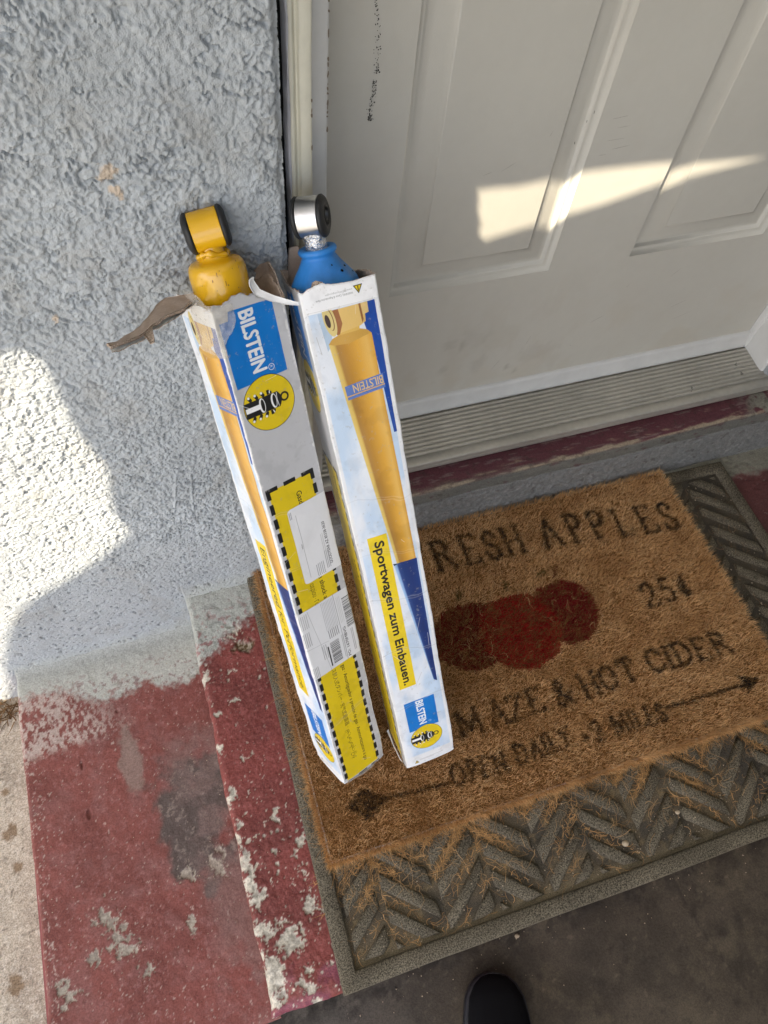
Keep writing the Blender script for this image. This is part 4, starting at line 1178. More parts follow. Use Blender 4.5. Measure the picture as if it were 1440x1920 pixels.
def label_face(w):
    cv = Canvas(w, .67, base=(.475, .475, .488))
    cv.poly([(.0045, .5757), (.0575, .5757), (.0575, .6420), (.0150, .6440), (.0130, .6362), (.0045, .6362)], BLUE)
    cv.text("BILSTEIN", .0240, .6402, .0138, D90, (.70, .72, .74), length=.0560, bold=8)
    cv.ell(.0424, .5842, .0031, .0031, (.70, .72, .74)); cv.ell(.0424, .5842, .0026, .0026, BLUE); cv.text("R", .0412, .5854, .0024, D90, (.70, .72, .74), bold=0)
    brand_disc(cv, .0318, .5527, .0268)
    cv.rect(.0066, .0045, .0572, .4655, YEL)
    for u in (.0036, .0556):
        v = .4682
        while v > .004:
            cv.rect(u, max(.003, v - .0118), u + .0046, v, BLK); v -= .0172
    for v0, v1 in ((.4640, .4686), (.0012, .0032)):
        u = .0036
        while u < .059:
            cv.rect(u, v0, min(.0602, u + .0138), v1, BLK); u += .0210
    cv.text("Gasdruck", .0356, .4514, .0058, D90, BLK, length=.030, bold=2)
    cv.text("e shock absorber", .0372, .3400, .0058, D90, BLK, length=.062, bold=2)
    cv.text("gaz \u00b7 Amortiguador a presi\u00f3n de gas \u00b7 Ammortizzatore a gas", .0378, .2010, .0050, D90, BLK, length=.182, bold=1)
    cv.text("\u03b1\u03b5\u03c1\u03af\u03bf\u03c5 \u00b7 \u0393\u03b1\u03b6", .0245, .3360, .0058, D90, BLK, length=.034)
    cv.text("\u30b9\u5c01\u5165\u5f0f\u30c0\u30f3\u30d1\u30fc \u00b7 \u5145\u6c14\u5f0f\u907f\u9707\u5668 \u00b7 ", .0240, .2030, .0050, D90, BLK, length=.106)
    cv.text("\u0645\u0645\u062a\u0635 \u0635\u062f\u0645\u0627\u062a \u063a\u0627\u0632\u064a", .0240, .0930, .0060, D90, BLK, length=.056)
    return cv


def picture_face(w, words, italic):
    cv = Canvas(w, .67, base=(.70, .71, .73))
    U, V = np.meshgrid((np.arange(cv.W) + .5) / cv.S, (np.arange(cv.H) + .5) / cv.S)
    n = fbm(U, V * .45, .03, 700, 4)
    c = mix((.48, .59, .73), (.68, .71, .76), sstep(.32, .62, n))
    ins = sstep(.0038, .0052, U) * sstep(.0665, .0655, U) * sstep(.018, .021, V) * sstep(.6345, .6338, V)
    cv.a[:] = mix(cv.a, c, ins)
    cv.poly([(.050, .6335), (.0661, .6335), (.0661, .500), (.0630, .500), (.0590, .575)], (.012, .060, .30))
    cv.poly([(.0125, .6335), (.0260, .6335), (.0200, .6040), (.0150, .598)], (.40, .50, .62))
    # painted absorber: pale left rim, brown shade, orange, light right edge
    stops = np.array([0, .10, .16, .34, .62, .86, 1.0]); sc = np.array([(.66, .50, .16), (.62, .42, .10), (.36, .19, .045), (.44, .22, .03), (.62, .33, .045), (.68, .41, .10), (.58, .30, .04)])
    L0, R0 = lambda v: .0169 + (.6042 - v) * (.0236 / .263), lambda v: .0580 + (.6042 - v) * (.0050 / .263)

    def grad(f0, f1, cols):
        def g(U, V):
            t = np.clip((U - f0(V)) / (f1(V) - f0(V)), 0, 1)
            return np.stack([np.interp(t, stops, cols[:, k]) for k in range(3)], -1)
        return g
    cv.poly([(.0169, .6040), (.0580, .6050), (.0632, .3405), (.0405, .3410)], grad(L0, R0, sc))
    cv.poly([(.0169, .6042), (.0210, .6085), (.0275, .6105), (.0470, .6118), (.0540, .6090), (.0580, .6048), (.0500, .6035), (.036, .6005), (.0220, .6020)], (.52, .30, .06))
    cv.poly([(.0268, .6100), (.0270, .6125), (.0480, .6140), (.0475, .6105)], (.60, .38, .09))
    cv.poly([(.0225, .6335), (.0560, .6335), (.0545, .6165), (.0490, .6140), (.0320, .6122), (.0262, .6105)], (.64, .43, .14))
    cv.poly([(.0530, .6335), (.0590, .6335), (.0588, .6240), (.0530, .6230)], (.66, .48, .20))
    cv.poly([(.0505, .6335), (.0525, .6335), (.0530, .6190), (.0512, .6155)], (.28, .12, .04))
    cv.poly([(.0260, .6335), (.0315, .6335), (.0330, .6200), (.0290, .6108), (.0262, .6105)], (.30, .12, .04))
    cv.ell(.0222, .6255, .0054, .0155, (.62, .50, .20), .12); cv.ell(.0224, .6260, .0034, .0105, (.20, .10, .04), .12); cv.ell(.0216, .6260, .0034, .0100, (.62, .50, .20), .12)
    cv.ell(.0204, .6250, .0022, .0062, (.06, .035, .03), .12)
    cv.poly([(.0233, .5607), (.0619, .5640), (.0622, .5532), (.0240, .5502)], (.10, .17, .42)); cv.poly([(.0240, .5502), (.0622, .5532), (.0622, .5522), (.0241, .5492)], (.62, .36, .08))
    cv.poly([(.0241, .5492), (.0622, .5522), (.0623, .5492), (.0243, .5462)], (.10, .17, .42))
    cv.text("BILSTEIN", .0608, .5622, .0082, math.pi + .06, (.66, .45, .17), length=.0300, bold=1)
    sb = np.array([(.40, .55, .75), (.22, .36, .62), (.03, .065, .22), (.012, .035, .15), (.012, .030, .14), (.012, .035, .16), (.02, .05, .2)])
    cv.poly([(.0367, .3415), (.0640, .3405), (.0632, .1432), (.0585, .1470)], grad(lambda v: .0367 + (.3415 - v) * (.0216 / .195), lambda v: .0642 + 0 * v, sb))
    cv.poly([(.0360, .3425), (.0410, .3415), (.0400, .3400), (.0370, .3395)], (.02, .03, .06))
    cv.rect(.0133, .1500, .0354, .3862, (.72, .53, .016))
    cv.text(words, .0204, .3785, .0100 if not italic else .0098, D90, BLK, length=.2235, bold=8 if not italic else 2)
    cv.rect(.0142, .0680, .0553, .1223, BLUE)
    cv.text("BILSTEIN", .0297, .1198, .0098, D90, (.74, .76, .78), length=.0440, bold=5)
    cv.ell(.0440, .0772, .0018, .0018, (.4, .6, .8)); cv.ell(.0440, .0772, .0014, .0014, BLUE)
    brand_disc(cv, .0356, .0497, .0222)
    warn_triangle(cv, .0156, .0072, .0030, False)
    for k, l in ((0, .034), (1, .020)): cv.line((.0205, .0096 - k * .0016), (.0205 + l, .0096 - k * .0016), .0005, (.35, .35, .36))
    return cv


def carton_image(name, faces, w, d, L=.67):
    """faces: canvases front, right, back, left side by side"""
    S = 5000; tw = 2 * (w + d)
    big = Canvas(tw, L, S, base=(.70, .70, .71)); u = 0
    for cv, ww in zip(faces, (w, d, w, d)):
        if cv is not None:
            i = int(round(u * S)); n = min(cv.W, big.W - i); hh = min(cv.H, big.H); big.a[:hh, i:i + n] = cv.a[:hh, :n]
        u += ww
    # rubbed corners, creases and grime
    U, V = np.meshgrid((np.arange(big.W, dtype=np.float32) + .5) / S, (np.arange(big.H, dtype=np.float32) + .5) / S)

    def lo(scale, seed, octv=4, gain=.6):
        """noise worked out on every third pixel and spread bilinearly"""
        gu, gv = np.arange(0, big.W + 3, 3) / S, np.arange(0, big.H + 3, 3) / S
        n = fbm(*np.meshgrid(gu, gv), scale, seed, octv, gain).astype(np.float32)
        n = np.repeat(n, 3, 1)[:, 1:-1] * .67 + np.repeat(n, 3, 1)[:, 2:] * .33
        n = np.repeat(n, 3, 0)[1:-1] * .67 + np.repeat(n, 3, 0)[2:] * .33
        return n[:big.H, :big.W]
    cor = np.min([np.abs(U - q) for q in (0, w, w + d, 2 * w + d, tw)], axis=0)
    wear = 1 - sstep(.0006, .0030, cor + (lo(.006, 720 + len(name)) - .45) * .006)
    big.a[:] = mix(big.a, (.74, .73, .71), wear * .85)
    big.a *= (1 - .10 * sstep(.52, .72, lo(.02, 730 + len(name))))[..., None]
    big.a[:] = mix(big.a, np.array((.34, .32, .29)), sstep(.68, .76, lo(.0045, 736 + len(name), 5, .7)) * .35)
    rg = np.random.default_rng(len(name))
    for _ in range(46):                                                   # scratches and rubbed streaks
        u0, v0, a0, l0 = rg.uniform(0, tw), rg.uniform(.01, .63), rg.uniform(0, 6.28), rg.uniform(.004, .03)
        cvt = Canvas.__new__(Canvas); cvt.S, cvt.W, cvt.H, cvt.a = S, big.W, big.H, big.a
        cvt.line((u0, v0), (u0 + l0 * math.cos(a0), v0 + l0 * math.sin(a0)), rg.uniform(.00015, .0004), (.74, .73, .71) if rg.random() < .65 else (.30, .28, .26))
    wob = (lo(.03, 733, 3) - .5) * .01
    for (vv, amp) in ((.21, .16), (.295, .14), (.43, .10), (.12, .10), (.36, .08)):
        j0, j1 = int((vv - .02) * S), int((vv + .02) * S)
        dd = np.abs(V[j0:j1] - vv - .006 * np.sin(U[j0:j1] * 60 + vv * 90) - wob[j0:j1])
        big.a[j0:j1] *= (1 - amp * np.exp(-(dd / .0008) ** 2))[..., None]
        big.a[j0:j1] = mix(big.a[j0:j1], (.8, .8, .8), np.exp(-((dd - .0014) / .0006) ** 2) * amp)
    im = bpy.data.images.new(name, big.W, big.H, float_buffer=True, is_data=False)
    im.colorspace_settings.name = 'Linear Rec.709'
    px = np.ones((big.H, big.W, 4), np.float32); px[..., :3] = big.a
    im.pixels.foreach_set(px.ravel()); im.update()
    return im


def plain_image(name, cv):
    im = bpy.data.images.new(name, cv.W, cv.H, float_buffer=True)
    im.colorspace_settings.name = 'Linear Rec.709'
    px = np.ones((cv.H, cv.W, 4), np.float32); px[..., :3] = cv.a
    im.pixels.foreach_set(px.ravel()); im.update()
    return im


class Carton:
    RC = .0016

    def __init__(s, w, d, top, seed, flare=None):
        s.w, s.d, s.top, s.seed, s.flare = w, d, top, seed, flare
        s.P = 2 * (w + d)

    def base(s, q):
        """perimeter coordinate -> x, y, nx, ny (square corners softened)"""
        w, d, r = s.w, s.d, s.RC
        q = np.mod(q, s.P)
        out = np.zeros(q.shape + (4,))
        segs = ((0, w, (0, 0), (1, 0), (0, -1)), (w, d, (w, 0), (0, 1), (1, 0)), (w + d, w, (w, d), (-1, 0), (0, 1)), (2 * w + d, d, (0, d), (0, -1), (-1, 0)))
        for k, (q0, ln, o, t, n) in enumerate(segs):
            m = (q >= q0 - 1e-9) & (q <= q0 + ln + 1e-9)
            l = q - q0
            x, y = o[0] + t[0] * l, o[1] + t[1] * l
            nx, ny = n[0] + 0 * l, n[1] + 0 * l
            pn, nn = segs[k - 1][4], segs[(k + 1) % 4][4]
            a = np.clip(1 - l / r, 0, 1); b = np.clip(1 - (ln - l) / r, 0, 1)
            pull = r * .42 * (a ** 2 + b ** 2)
            nx = nx + a * .95 * pn[0] + b * .95 * nn[0]; ny = ny + a * .95 * pn[1] + b * .95 * nn[1]
            ll = np.hypot(nx, ny); nx, ny = nx / ll, ny / ll
            v = np.stack([x - nx * pull, y - ny * pull, nx, ny], -1)
            out[m] = v[m]
        return out

    def pos(s, q, v, off=0.0):
        b = s.base(q)
        q = np.mod(q, s.P)
        cor = np.min([np.abs(q - c) for c in (0, s.w, s.w + s.d, 2 * s.w + s.d, s.P)], axis=0)
        bulge = (fbm(q, v, .10, s.seed) - .5) * .0022 + (fbm(q, v, .022, s.seed + 1) - .5) * .0010
        ck = np.exp(-cor / .006)
        bulge = bulge * (1 - .3 * ck) + ck * ((fbm(v, q * 0 + np.round(q / .07), .040, s.seed + 2, 4, .65) - .5) * (.0028 + .0030 * np.exp(-np.clip(v, 0, 1) / .05)) - .0005)
        bulge -= .0016 * np.exp(-np.clip(v, 0, 1) / .010) * ck
        if s.flare is not None: bulge = bulge + s.flare(q, v)
        o = bulge + off
        return np.stack([b[..., 0] + b[..., 2] * o, b[..., 1] + b[..., 3] * o, v], -1)

    def build(s, root, img_mat):
        qs = []
        for q0, ln in ((0, s.w), (s.w, s.d), (s.w + s.d, s.w), (2 * s.w + s.d, s.d)):
            qs.append(q0 + np.concatenate([[0, .0004, .0009, .0015], np.linspace(.0022, ln - .0022, 30), [ln - .0015, ln - .0009, ln - .0004]]))
        qs = np.concatenate(qs); t = np.linspace(0, 1, 300)
        Q, T = np.meshgrid(qs, t, indexing='ij')
        tv = s.top(Q)
        Vv = T * tv
        lift = 0 * Q
        out = s.pos(Q, Vv); inn = s.pos(Q, Vv, -.0016)
        inn[:, -1] = out[:, -1] * .35 + inn[:, -1] * .65
        nq, nt_ = Q.shape
        V = np.concatenate([out.reshape(-1, 3), inn.reshape(-1, 3)])
        f1 = grid_quads(nq, nt_, 0, True); f2 = grid_quads(nq, nt_, nq * nt_, True)[:, ::-1]
        a = np.arange(nq) * nt_ + nt_ - 1; b = np.roll(a, -1)
        rim = np.stack([a, b, b + nq * nt_, a + nq * nt_], -1)
        # base of the carton
        uv = np.concatenate([np.stack([Q / s.P, Vv / .67], -1).reshape(-1, 2)] * 2)
        quads = np.concatenate([f1, f2, rim]); fm = np.r_[np.zeros(len(f1)), np.ones(len(f2)), np.full(len(rim), 2)]
        # seam column keeps a full texture width: duplicate handled by the tiny last strip
        return obj("carton_body", mesh_np("carton_body", V, quads=quads, uvs=uv, mats=[img_mat, M_KRAFT, M_KRAFTFUZZ], fmat=fm), root)

    def sticker(s, name, q0, q1, v0, v1, mat, root, off=.00035, rnd=.0):
        qs, vs = np.linspace(q0, q1, 60), np.linspace(v0, v1, 90)
        Q, V = np.meshgrid(qs, vs, indexing='ij')
        a = (Q - q0) / (q1 - q0); b = (V - v0) / (v1 - v0)
        if rnd:
            dv = np.minimum(V - v0, v1 - V); pullq = rnd - np.sqrt(np.maximum(rnd ** 2 - np.clip(rnd - dv, 0, rnd) ** 2, 0))
            Q = q0 + pullq + (q1 - q0 - pullq) * a
        P = s.pos(Q, V, off + .0003 * (fbm(Q, V, .012, s.seed + 9) - .4))
        return obj(name, mesh_np(name, P, quads=grid_quads(*Q.shape), uvs=np.stack([a, b], -1), mats=[mat]), root)


def frame_matrix(Rm, o):
    M = Matrix.Identity(4)
    for i in range(3):
        for j in range(3): M[i][j] = Rm[i][j]
        M[i][3] = o[i]
    return M


RL = [[.93796, -.33844, -.07541], [.33495, .82813, .44945], [-.08966, -.44682, .89012]]
RR = [[.99575, -.00377, -.09199], [.04593, .88632, .46079], [.0798, -.46305, .88273]]
ML = frame_matrix(RL, (-.1068, -.5839, .0664)); MRB = frame_matrix(RR, (-.0197, -.588, .0642))

# ---- left carton (label side facing the viewer)
wL, dL = .0687, .0678


def top_left(q):
    q = np.mod(q, wL * 2 + dL * 2)
    f = np.interp(q, [0, .0015, .017, .024, .0306, .042, .0555, wL, wL + .008, wL + .03, wL + dL, wL + dL + .02, 2 * wL + dL - .012, 2 * wL + dL, 2 * wL + dL + .02, 2 * wL + 2 * dL],
                  [.650, .651, .6515, .6545, .6550, .6500, .6430, .6350, .6480, .6540, .640, .630, .632, .652, .652, .650])
    return f + (fbm(q, q * 0, .006, 801, 4, .65) - .5) * .006


def flare_left(q, v):
    right = ((q > wL) & (q < wL + dL)) * np.clip(1 - np.abs(q - wL - dL * .5) / (dL * .6), 0, 1)
    return right * np.clip(v - .60, 0, 1) ** 2 * 3.0


imL = carton_image("left_carton_print", (label_face(wL), None, None, picture_face(dL, "Engineered for Performance.", True)), wL, dL)
M_PRINTL = material("left_carton_print", img=imL, rough=.38, spec=.4, bump=(700, .00012), rough_var=(60, .08))
cartonL = tag(empty("shock_carton", mat=ML), "torn-open carton with shipping labels and a yellow shock absorber poking out", "carton")
CL = Carton(wL, dL, top_left, 810, flare_left)
CL.build(cartonL, M_PRINTL)

s1 = Canvas(.0700, .0978, base=(.70, .70, .71))
for k in range(7): s1.line((.006, .010 + k * .0118 + .003), (.006, .016 + k * .0118 - .002), .0003, (.5, .5, .5)) if k % 3 == 0 else None
s1.line((.0085, .006), (.0085, .088), .0004, (.25, .25, .25))
s1.text("GOODYEAR AZ 85338-3620", .0385, .0090, .0034, math.pi / 2, BLK, length=.056, bold=1)
GB = (.30, .30, .31)


def fake_rows(cv, u0, u1, v0, v1, nrow, seed, col=GB, h=.0009):
    """illegible fine print: rows of tiny dashes running along v"""
    rg = np.random.default_rng(seed)
    for k in range(nrow):
        u = u0 + (u1 - u0) * (k + .5) / nrow; v = v0
        while v < v1:
            l = rg.uniform(.0006, .0022); cv.line((u, v), (u, min(v1, v + l)), h, col); v += l + rg.uniform(.0004, .0010)


fake_rows(s1, .017, .028, .002, .018, 5, 3); fake_rows(s1, .030, .036, .006, .030, 3, 4); fake_rows(s1, .0010, .0045, .086, .094, 2, 5); fake_rows(s1, .006, .008, .046, .052, 1, 6)
fake_rows(s1, .030, .034, .030, .052, 2, 7, (.5, .5, .5)); fake_rows(s1, .048, .054, .004, .070, 2, 8, (.08, .08, .08), .0022)
CL.sticker("address_label", .0197, .0897, .3388, .4366, material("address_label_print", img=plain_image("address_label_print", s1), rough=.35, spec=.4), cartonL, rnd=.004)
s2 = Canvas(.0830, .1020, base=(.66, .66, .67))
rg = np.random.default_rng(5)


def barcode(cv, u0, u1, v0, v1, seed):
    rg = np.random.default_rng(seed); v = v0
    while v < v1:
        l = rg.choice([.0004, .0008, .0012]); cv.rect(u0, v, u1, min(v1, v + l), BLK); v += l + rg.choice([.0005, .0008, .0012])


O2u, O2v = .0045, .2045


def S2(u, v): return u + O2u, v - O2v


barcode(s2, .0575 + O2u, .0685 + O2u, .2505 - O2v, .2950 - O2v, 1); barcode(s2, .0300 + O2u, .0425 + O2u, .2105 - O2v, .2445 - O2v, 2)
s2.line(S2(.0130, .304), S2(.0245, .204), .0004, GB); s2.line(S2(.0480, .3065), S2(.0490, .205), .0005, (.15, .15, .15)); s2.line(S2(-.004, .252), S2(.030, .248), .0004, GB)
s2.text("PO: 1670MBVG", S2(.0545, .2075)[0], S2(0, .2075)[1], .0036, math.pi / 2, BLK, length=.047, bold=1)
fake_rows(s2, .030 + O2u, .047 + O2u, .262 - O2v, .304 - O2v, 9, 11, (.42, .42, .43), .0008); fake_rows(s2, -.002 + O2u, .010 + O2u, .256 - O2v, .276 - O2v, 5, 12)
fake_rows(s2, .001 + O2u, .009 + O2u, .206 - O2v, .222 - O2v, 4, 13); fake_rows(s2, .0250 + O2u, .0285 + O2u, .210 - O2v, .240 - O2v, 1, 14, BLK, .0018)
fake_rows(s2, .060 + O2u, .064 + O2u, .212 - O2v, .246 - O2v, 2, 15); fake_rows(s2, .018 + O2u, .026 + O2u, .225 - O2v, .246 - O2v, 3, 16); fake_rows(s2, .050 + O2u, .056 + O2u, .262 - O2v, .300 - O2v, 3, 17, (.5, .5, .5), .0008)
fake_rows(s2, .031 + O2u, .046 + O2u, .250 - O2v, .262 - O2v, 6, 21, (.2, .2, .2), .0010); fake_rows(s2, .000 + O2u, .012 + O2u, .282 - O2v, .302 - O2v, 5, 22, (.35, .35, .35), .0008); fake_rows(s2, .046 + O2u, .050 + O2u, .21 - O2v, .245 - O2v, 2, 23, (.3, .3, .3), .0008)
CL.sticker("shipping_label", -.0045, .0785, .2045, .3065, material("shipping_label_print", img=plain_image("shipping_label_print", s2), rough=.35, spec=.4), cartonL)


def sheet(name, pts, thick, mat_up, mat_dn, parent, zfun=None, n=26, ragged=.0, edge_mat=None):
    """polygon in the local (a, b) plane given as 3D points on a plane; curled by zfun; real thickness"""
    pass


def strip_sheet(name, left, right, thick, mats, parent, nacross=6, nalong=30, bump_amp=.0006, seed=0):
    """sheet spanned between two 3D polylines, with thickness: mats = (upper, lower, edge)"""
    def res_(pl, n):
        pl = np.array(pl, float); s_ = np.r_[0, np.cumsum(np.linalg.norm(np.diff(pl, axis=0), axis=1))]
        t_ = np.linspace(0, s_[-1], n); return np.stack([np.interp(t_, s_, pl[:, k]) for k in range(3)], -1)
    A, B = res_(left, nalong), res_(right, nalong)
    t_ = np.linspace(0, 1, nacross)[None, :, None]
    P = A[:, None] * (1 - t_) + B[:, None] * t_
    du, dv = np.gradient(P, axis=0), np.gradient(P, axis=1)
    N_ = np.cross(du, dv); N_ /= np.linalg.norm(N_, axis=-1, keepdims=True) + 1e-12
    gi, gj = np.meshgrid(np.arange(nalong), np.arange(nacross), indexing='ij')
    P = P + N_ * ((fbm(gi * .01, gj * .01, .03, seed) - .5) * bump_amp * 2)[..., None]
    U, Dn = P + N_ * thick / 2, P - N_ * thick / 2
    n = nalong * nacross
    f1 = grid_quads(nalong, nacross); f2 = grid_quads(nalong, nacross, n)[:, ::-1]
    lp = [i * nacross for i in range(nalong)] + [(nalong - 1) * nacross + j for j in range(1, nacross)] + [i * nacross + nacross - 1 for i in range(nalong - 2, -1, -1)] + [j for j in range(nacross - 2, 0, -1)]
    rim = [(lp[i], lp[(i + 1) % len(lp)], lp[(i + 1) % len(lp)] + n, lp[i] + n) for i in range(len(lp))]
    q = np.concatenate([f1, f2, rim]); fm = np.r_[np.zeros(len(f1)), np.ones(len(f2)), np.full(len(rim), 2)]
    return obj(name, mesh_np(name, np.concatenate([U.reshape(-1, 3), Dn.reshape(-1, 3)]), quads=q, mats=mats, fmat=fm), parent)


# big torn flap folded out to the left; local axes: -x outward, y along the carton edge
fz = .652


def FL(y, out, z=0.0): return (-out, y, fz + z)


near = [FL(-.004, -.019, .004), FL(.010, -.002, .002), FL(.020, .012, .001), FL(.012, .032, -.001), FL(.008, .047, -.002), FL(-.0120, .058, -.002), FL(-.004, .063, -.003), FL(-.010, .076, -.003), FL(-.0148, .0917, -.001)]
near = [FL(.0392, -.016, .003), FL(.0300, .0, .001), FL(.0212, .0133, 0), FL(.0160, .030, 0), FL(.0112, .0458, -.001), FL(.0020, .056, -.001), FL(-.0040, .063, -.001), FL(-.0091, .0746, 0), FL(-.0148, .0912, .002)]
far = [FL(.0455, -.0195, .003), FL(.0505, -.0006, .001), FL(.0640, .0098, .000), FL(.0563, .022, 0), FL(.0307, .0426, -.001), FL(.0175, .0551, -.001), FL(.0085, .068, -.001), FL(-.001, .0809, 0), FL(-.0074, .0912, .002)]
strip_sheet("torn_flap", near, far, .0022, [M_WHITECARD, M_KRAFT, M_KRAFTFUZZ], cartonL, 8, 40, .0012, 4)
rg = np.random.default_rng(77)
near2 = [(x - .0008, y - .0016 + rg.normal(0, .0012), z - .0030) for (x, y, z) in near]; far2 = [(x + .002, y + .0022 + rg.normal(0, .0016), z - .0034) for (x, y, z) in far]
strip_sheet("torn_ply", near2, far2, .0007, [M_KRAFTFUZZ, M_WHITECARD, M_KRAFTFUZZ], cartonL, 8, 40, .0022, 5)
# small ragged tab of the same flap
strip_sheet("torn_tab", [FL(.006, .049, -.001), FL(-.006, .0535, -.003), FL(-.0150, .0575, -.006)], [FL(.003, .060, -.001), FL(-.006, .060, -.003), FL(-.013, .0605, -.007)], .0012, [M_KRAFTFUZZ, M_KRAFTFUZZ, M_KRAFTFUZZ], cartonL, 4, 10, .001, 6)
# white strip peeled across the front rim
ST_up = [(.0363, -.020, .6700), (.0392, -.012, .6656), (.0461, -.006, .6545), (.0590, -.005, .6450), (.0754, -.010, .6352), (.0965, -.018, .6270)]
ST_dn = [(.0306, -.021, .6695), (.0350, -.012, .6600), (.0404, -.005, .6510), (.0535, -.004, .6415), (.0675, -.008, .6345), (.0930, -.018, .6262)]
strip_sheet("peeled_strip", ST_dn, ST_up, .0008, [M_WHITECARD, M_KRAFT, M_WHITECARD], cartonL, 5, 30, .0008, 12)
# inner liner of the right wall bent outward behind it
strip_sheet("torn_liner", [(.071, .002, .640), (.075, .016, .657), (.079, .030, .664), (.078, .045, .660), (.074, .062, .650)], [(.068, .002, .60), (.068, .016, .60), (.069, .03, .60), (.069, .045, .60), (.068, .062, .60)], .0016,
            [M_KRAFT, M_KRAFT, M_KRAFTFUZZ], cartonL, 8, 24, .002, 14)
# crumpled clear tape over the near left corner
qs, vs = np.linspace(-.040, .020, 40), np.linspace(.607, .662, 36)
Q, V = np.meshgrid(qs, vs, indexing='ij')
cr = np.abs(fbm(Q, V, .012, 830, 4, .6) - .5) * .010
cut = .020 - .018 * sstep(.62, .61, V)
P = CL.pos(np.minimum(Q, .004 + .018 * sstep(.615, .64, V)), V - .012 * sstep(-.03, .02, Q) * sstep(.64, .66, V), .0006 + cr)
obj("packing_tape", mesh_np("packing_tape", P, quads=grid_quads(*Q.shape), mats=[M_TAPE]), cartonL)
# base and its crushed flap
m = MB(); m.box(.0012, .0012, .002, wL - .0012, dL - .0012, .0036)
obj("carton_base", m.mesh("carton_base", [M_WHITECARD]), cartonL)
strip_sheet("base_flap", [(.006, .001, .002), (.020, -.002, .001), (.036, -.003, .000), (.052, -.001, .002), (.066, .002, .006)], [(.012, .004, -.003), (.024, .006, -.006), (.038, .010, -.010), (.052, .012, -.008), (.064, .010, -.001)], .0012,
            [M_WHITECARD, M_KRAFTFUZZ, M_KRAFTFUZZ], cartonL, 6, 24, .002, 16)

# ---- right carton (picture side facing the viewer)
wR, dR = .0711, .0739


def top_right(q):
    q = np.mod(q, 2 * (wR + dR))
    f = np.interp(q, [0, .004, .0134, .0218, .0304, .042, .0573, wR, wR + .03, wR + dR, wR + dR + wR * .6, 2 * wR + dR - .012, 2 * wR + dR, 2 * wR + dR + .03, 2 * wR + 2 * dR],
                  [.6560, .6540, .6575, .6590, .6555, .6545, .6540, .6550, .652, .642, .636, .655, .660, .652, .656])
    return f + (fbm(q, q * 0, .005, 841, 4, .65) - .5) * .0045 * (1 - sstep(.03, .045, q) * sstep(wR + .02, wR, q) * .7)


pf = picture_face(wR, "Sportwagen zum Einbauen.", False)
pf.rect(.0, .6345, wR, .67, (.78, .78, .79))
pf.line((.0036, .6358), (.067, .6345), .0004, (.55, .55, .56))
pf.text("WARNING: Cancer & Reproductive Harm", .0478, .6452, .0019, math.pi, (.12, .12, .12), length=.034)
pf.text("www.P65Warnings.ca.gov", .0478, .6482, .0017, math.pi, (.30, .30, .30), length=.025)
warn_triangle(pf, .0530, .6463, .0042, True)
imR = carton_image("right_carton_print", (pf, None, None, label_face(dR)), wR, dR)
M_PRINTR = material("right_carton_print", img=imR, rough=.36, spec=.4, bump=(700, .00012), rough_var=(60, .08))
cartonR = tag(empty("shock_carton", mat=MRB), "picture-side carton with a blue-booted shock absorber, leaning nearest the door", "carton")
cartonL["group"] = cartonR["group"] = "shock absorber cartons leaning on the wall"
CR = Carton(wR, dR, top_right, 850)
CR.build(cartonR, M_PRINTR)
m = MB(); m.box(.0012, .0012, .002, wR - .0012, dR - .0012, .0036)
obj("carton_base", m.mesh("carton_base", [M_WHITECARD]), cartonR)
strip_sheet("base_flap", [(-.0012, dR - .004, .006), (-.0026, dR * .6, .000), (-.0020, dR * .3, -.001), (.0, .002, .000)], [(-.0040, dR - .002, .001), (-.0030, dR * .6, -.006), (-.0020, dR * .3, -.006), (.002, .002, -.0015)], .0012,
            [M_WHITECARD, M_WHITECARD, M_KRAFTFUZZ], cartonR, 5, 20, .0006, 18)
strip_sheet("back_flap", [(.004, dR - .002, .645), (.0078, dR - .001, .657), (.0134, dR, .677), (.0220, dR, .6765)], [(.030, dR - .002, .640), (.026, dR - .001, .655), (.0235, dR, .668), (.0225, dR, .675)], .0016,
            [M_KRAFT, M_KRAFT, M_KRAFTFUZZ], cartonR, 6, 20, .001, 20)
strip_sheet("torn_tab", [(.012, .0035, .652), (.014, .002, .660), (.018, .001, .6615), (.0235, .002, .659)], [(.011, .0025, .648), (.014, .0015, .650), (.019, .0015, .651), (.026, .0025, .650)], .0010,
            [M_KRAFTFUZZ, M_KRAFTFUZZ, M_KRAFTFUZZ], cartonR, 5, 16, .0015, 22)


def rim_fuzz(C_, parent, n, seed, qlist=None):
    rg = np.random.default_rng(seed)
    q = rg.uniform(0, C_.P, n); v = C_.top(q)
    keep = rg.random(n) < sstep(.40, .60, fbm(q, q * 0, .012, seed)) * .9 + .1
    q, v = q[keep], v[keep]; n = len(q)
    me = hairs("torn_fuzz", C_.pos(q, v - .0006, -.0006), rg.uniform(0, 6.28, n), rg.uniform(.0010, .0042, n), np.array((.52, .44, .37)) * rg.uniform(.7, 1.3, (n, 1)), nseg=3, seed=seed, curl=.6, wid=.00022)
    o_ = obj("torn_fuzz", me, parent); o_["kind"] = "stuff"


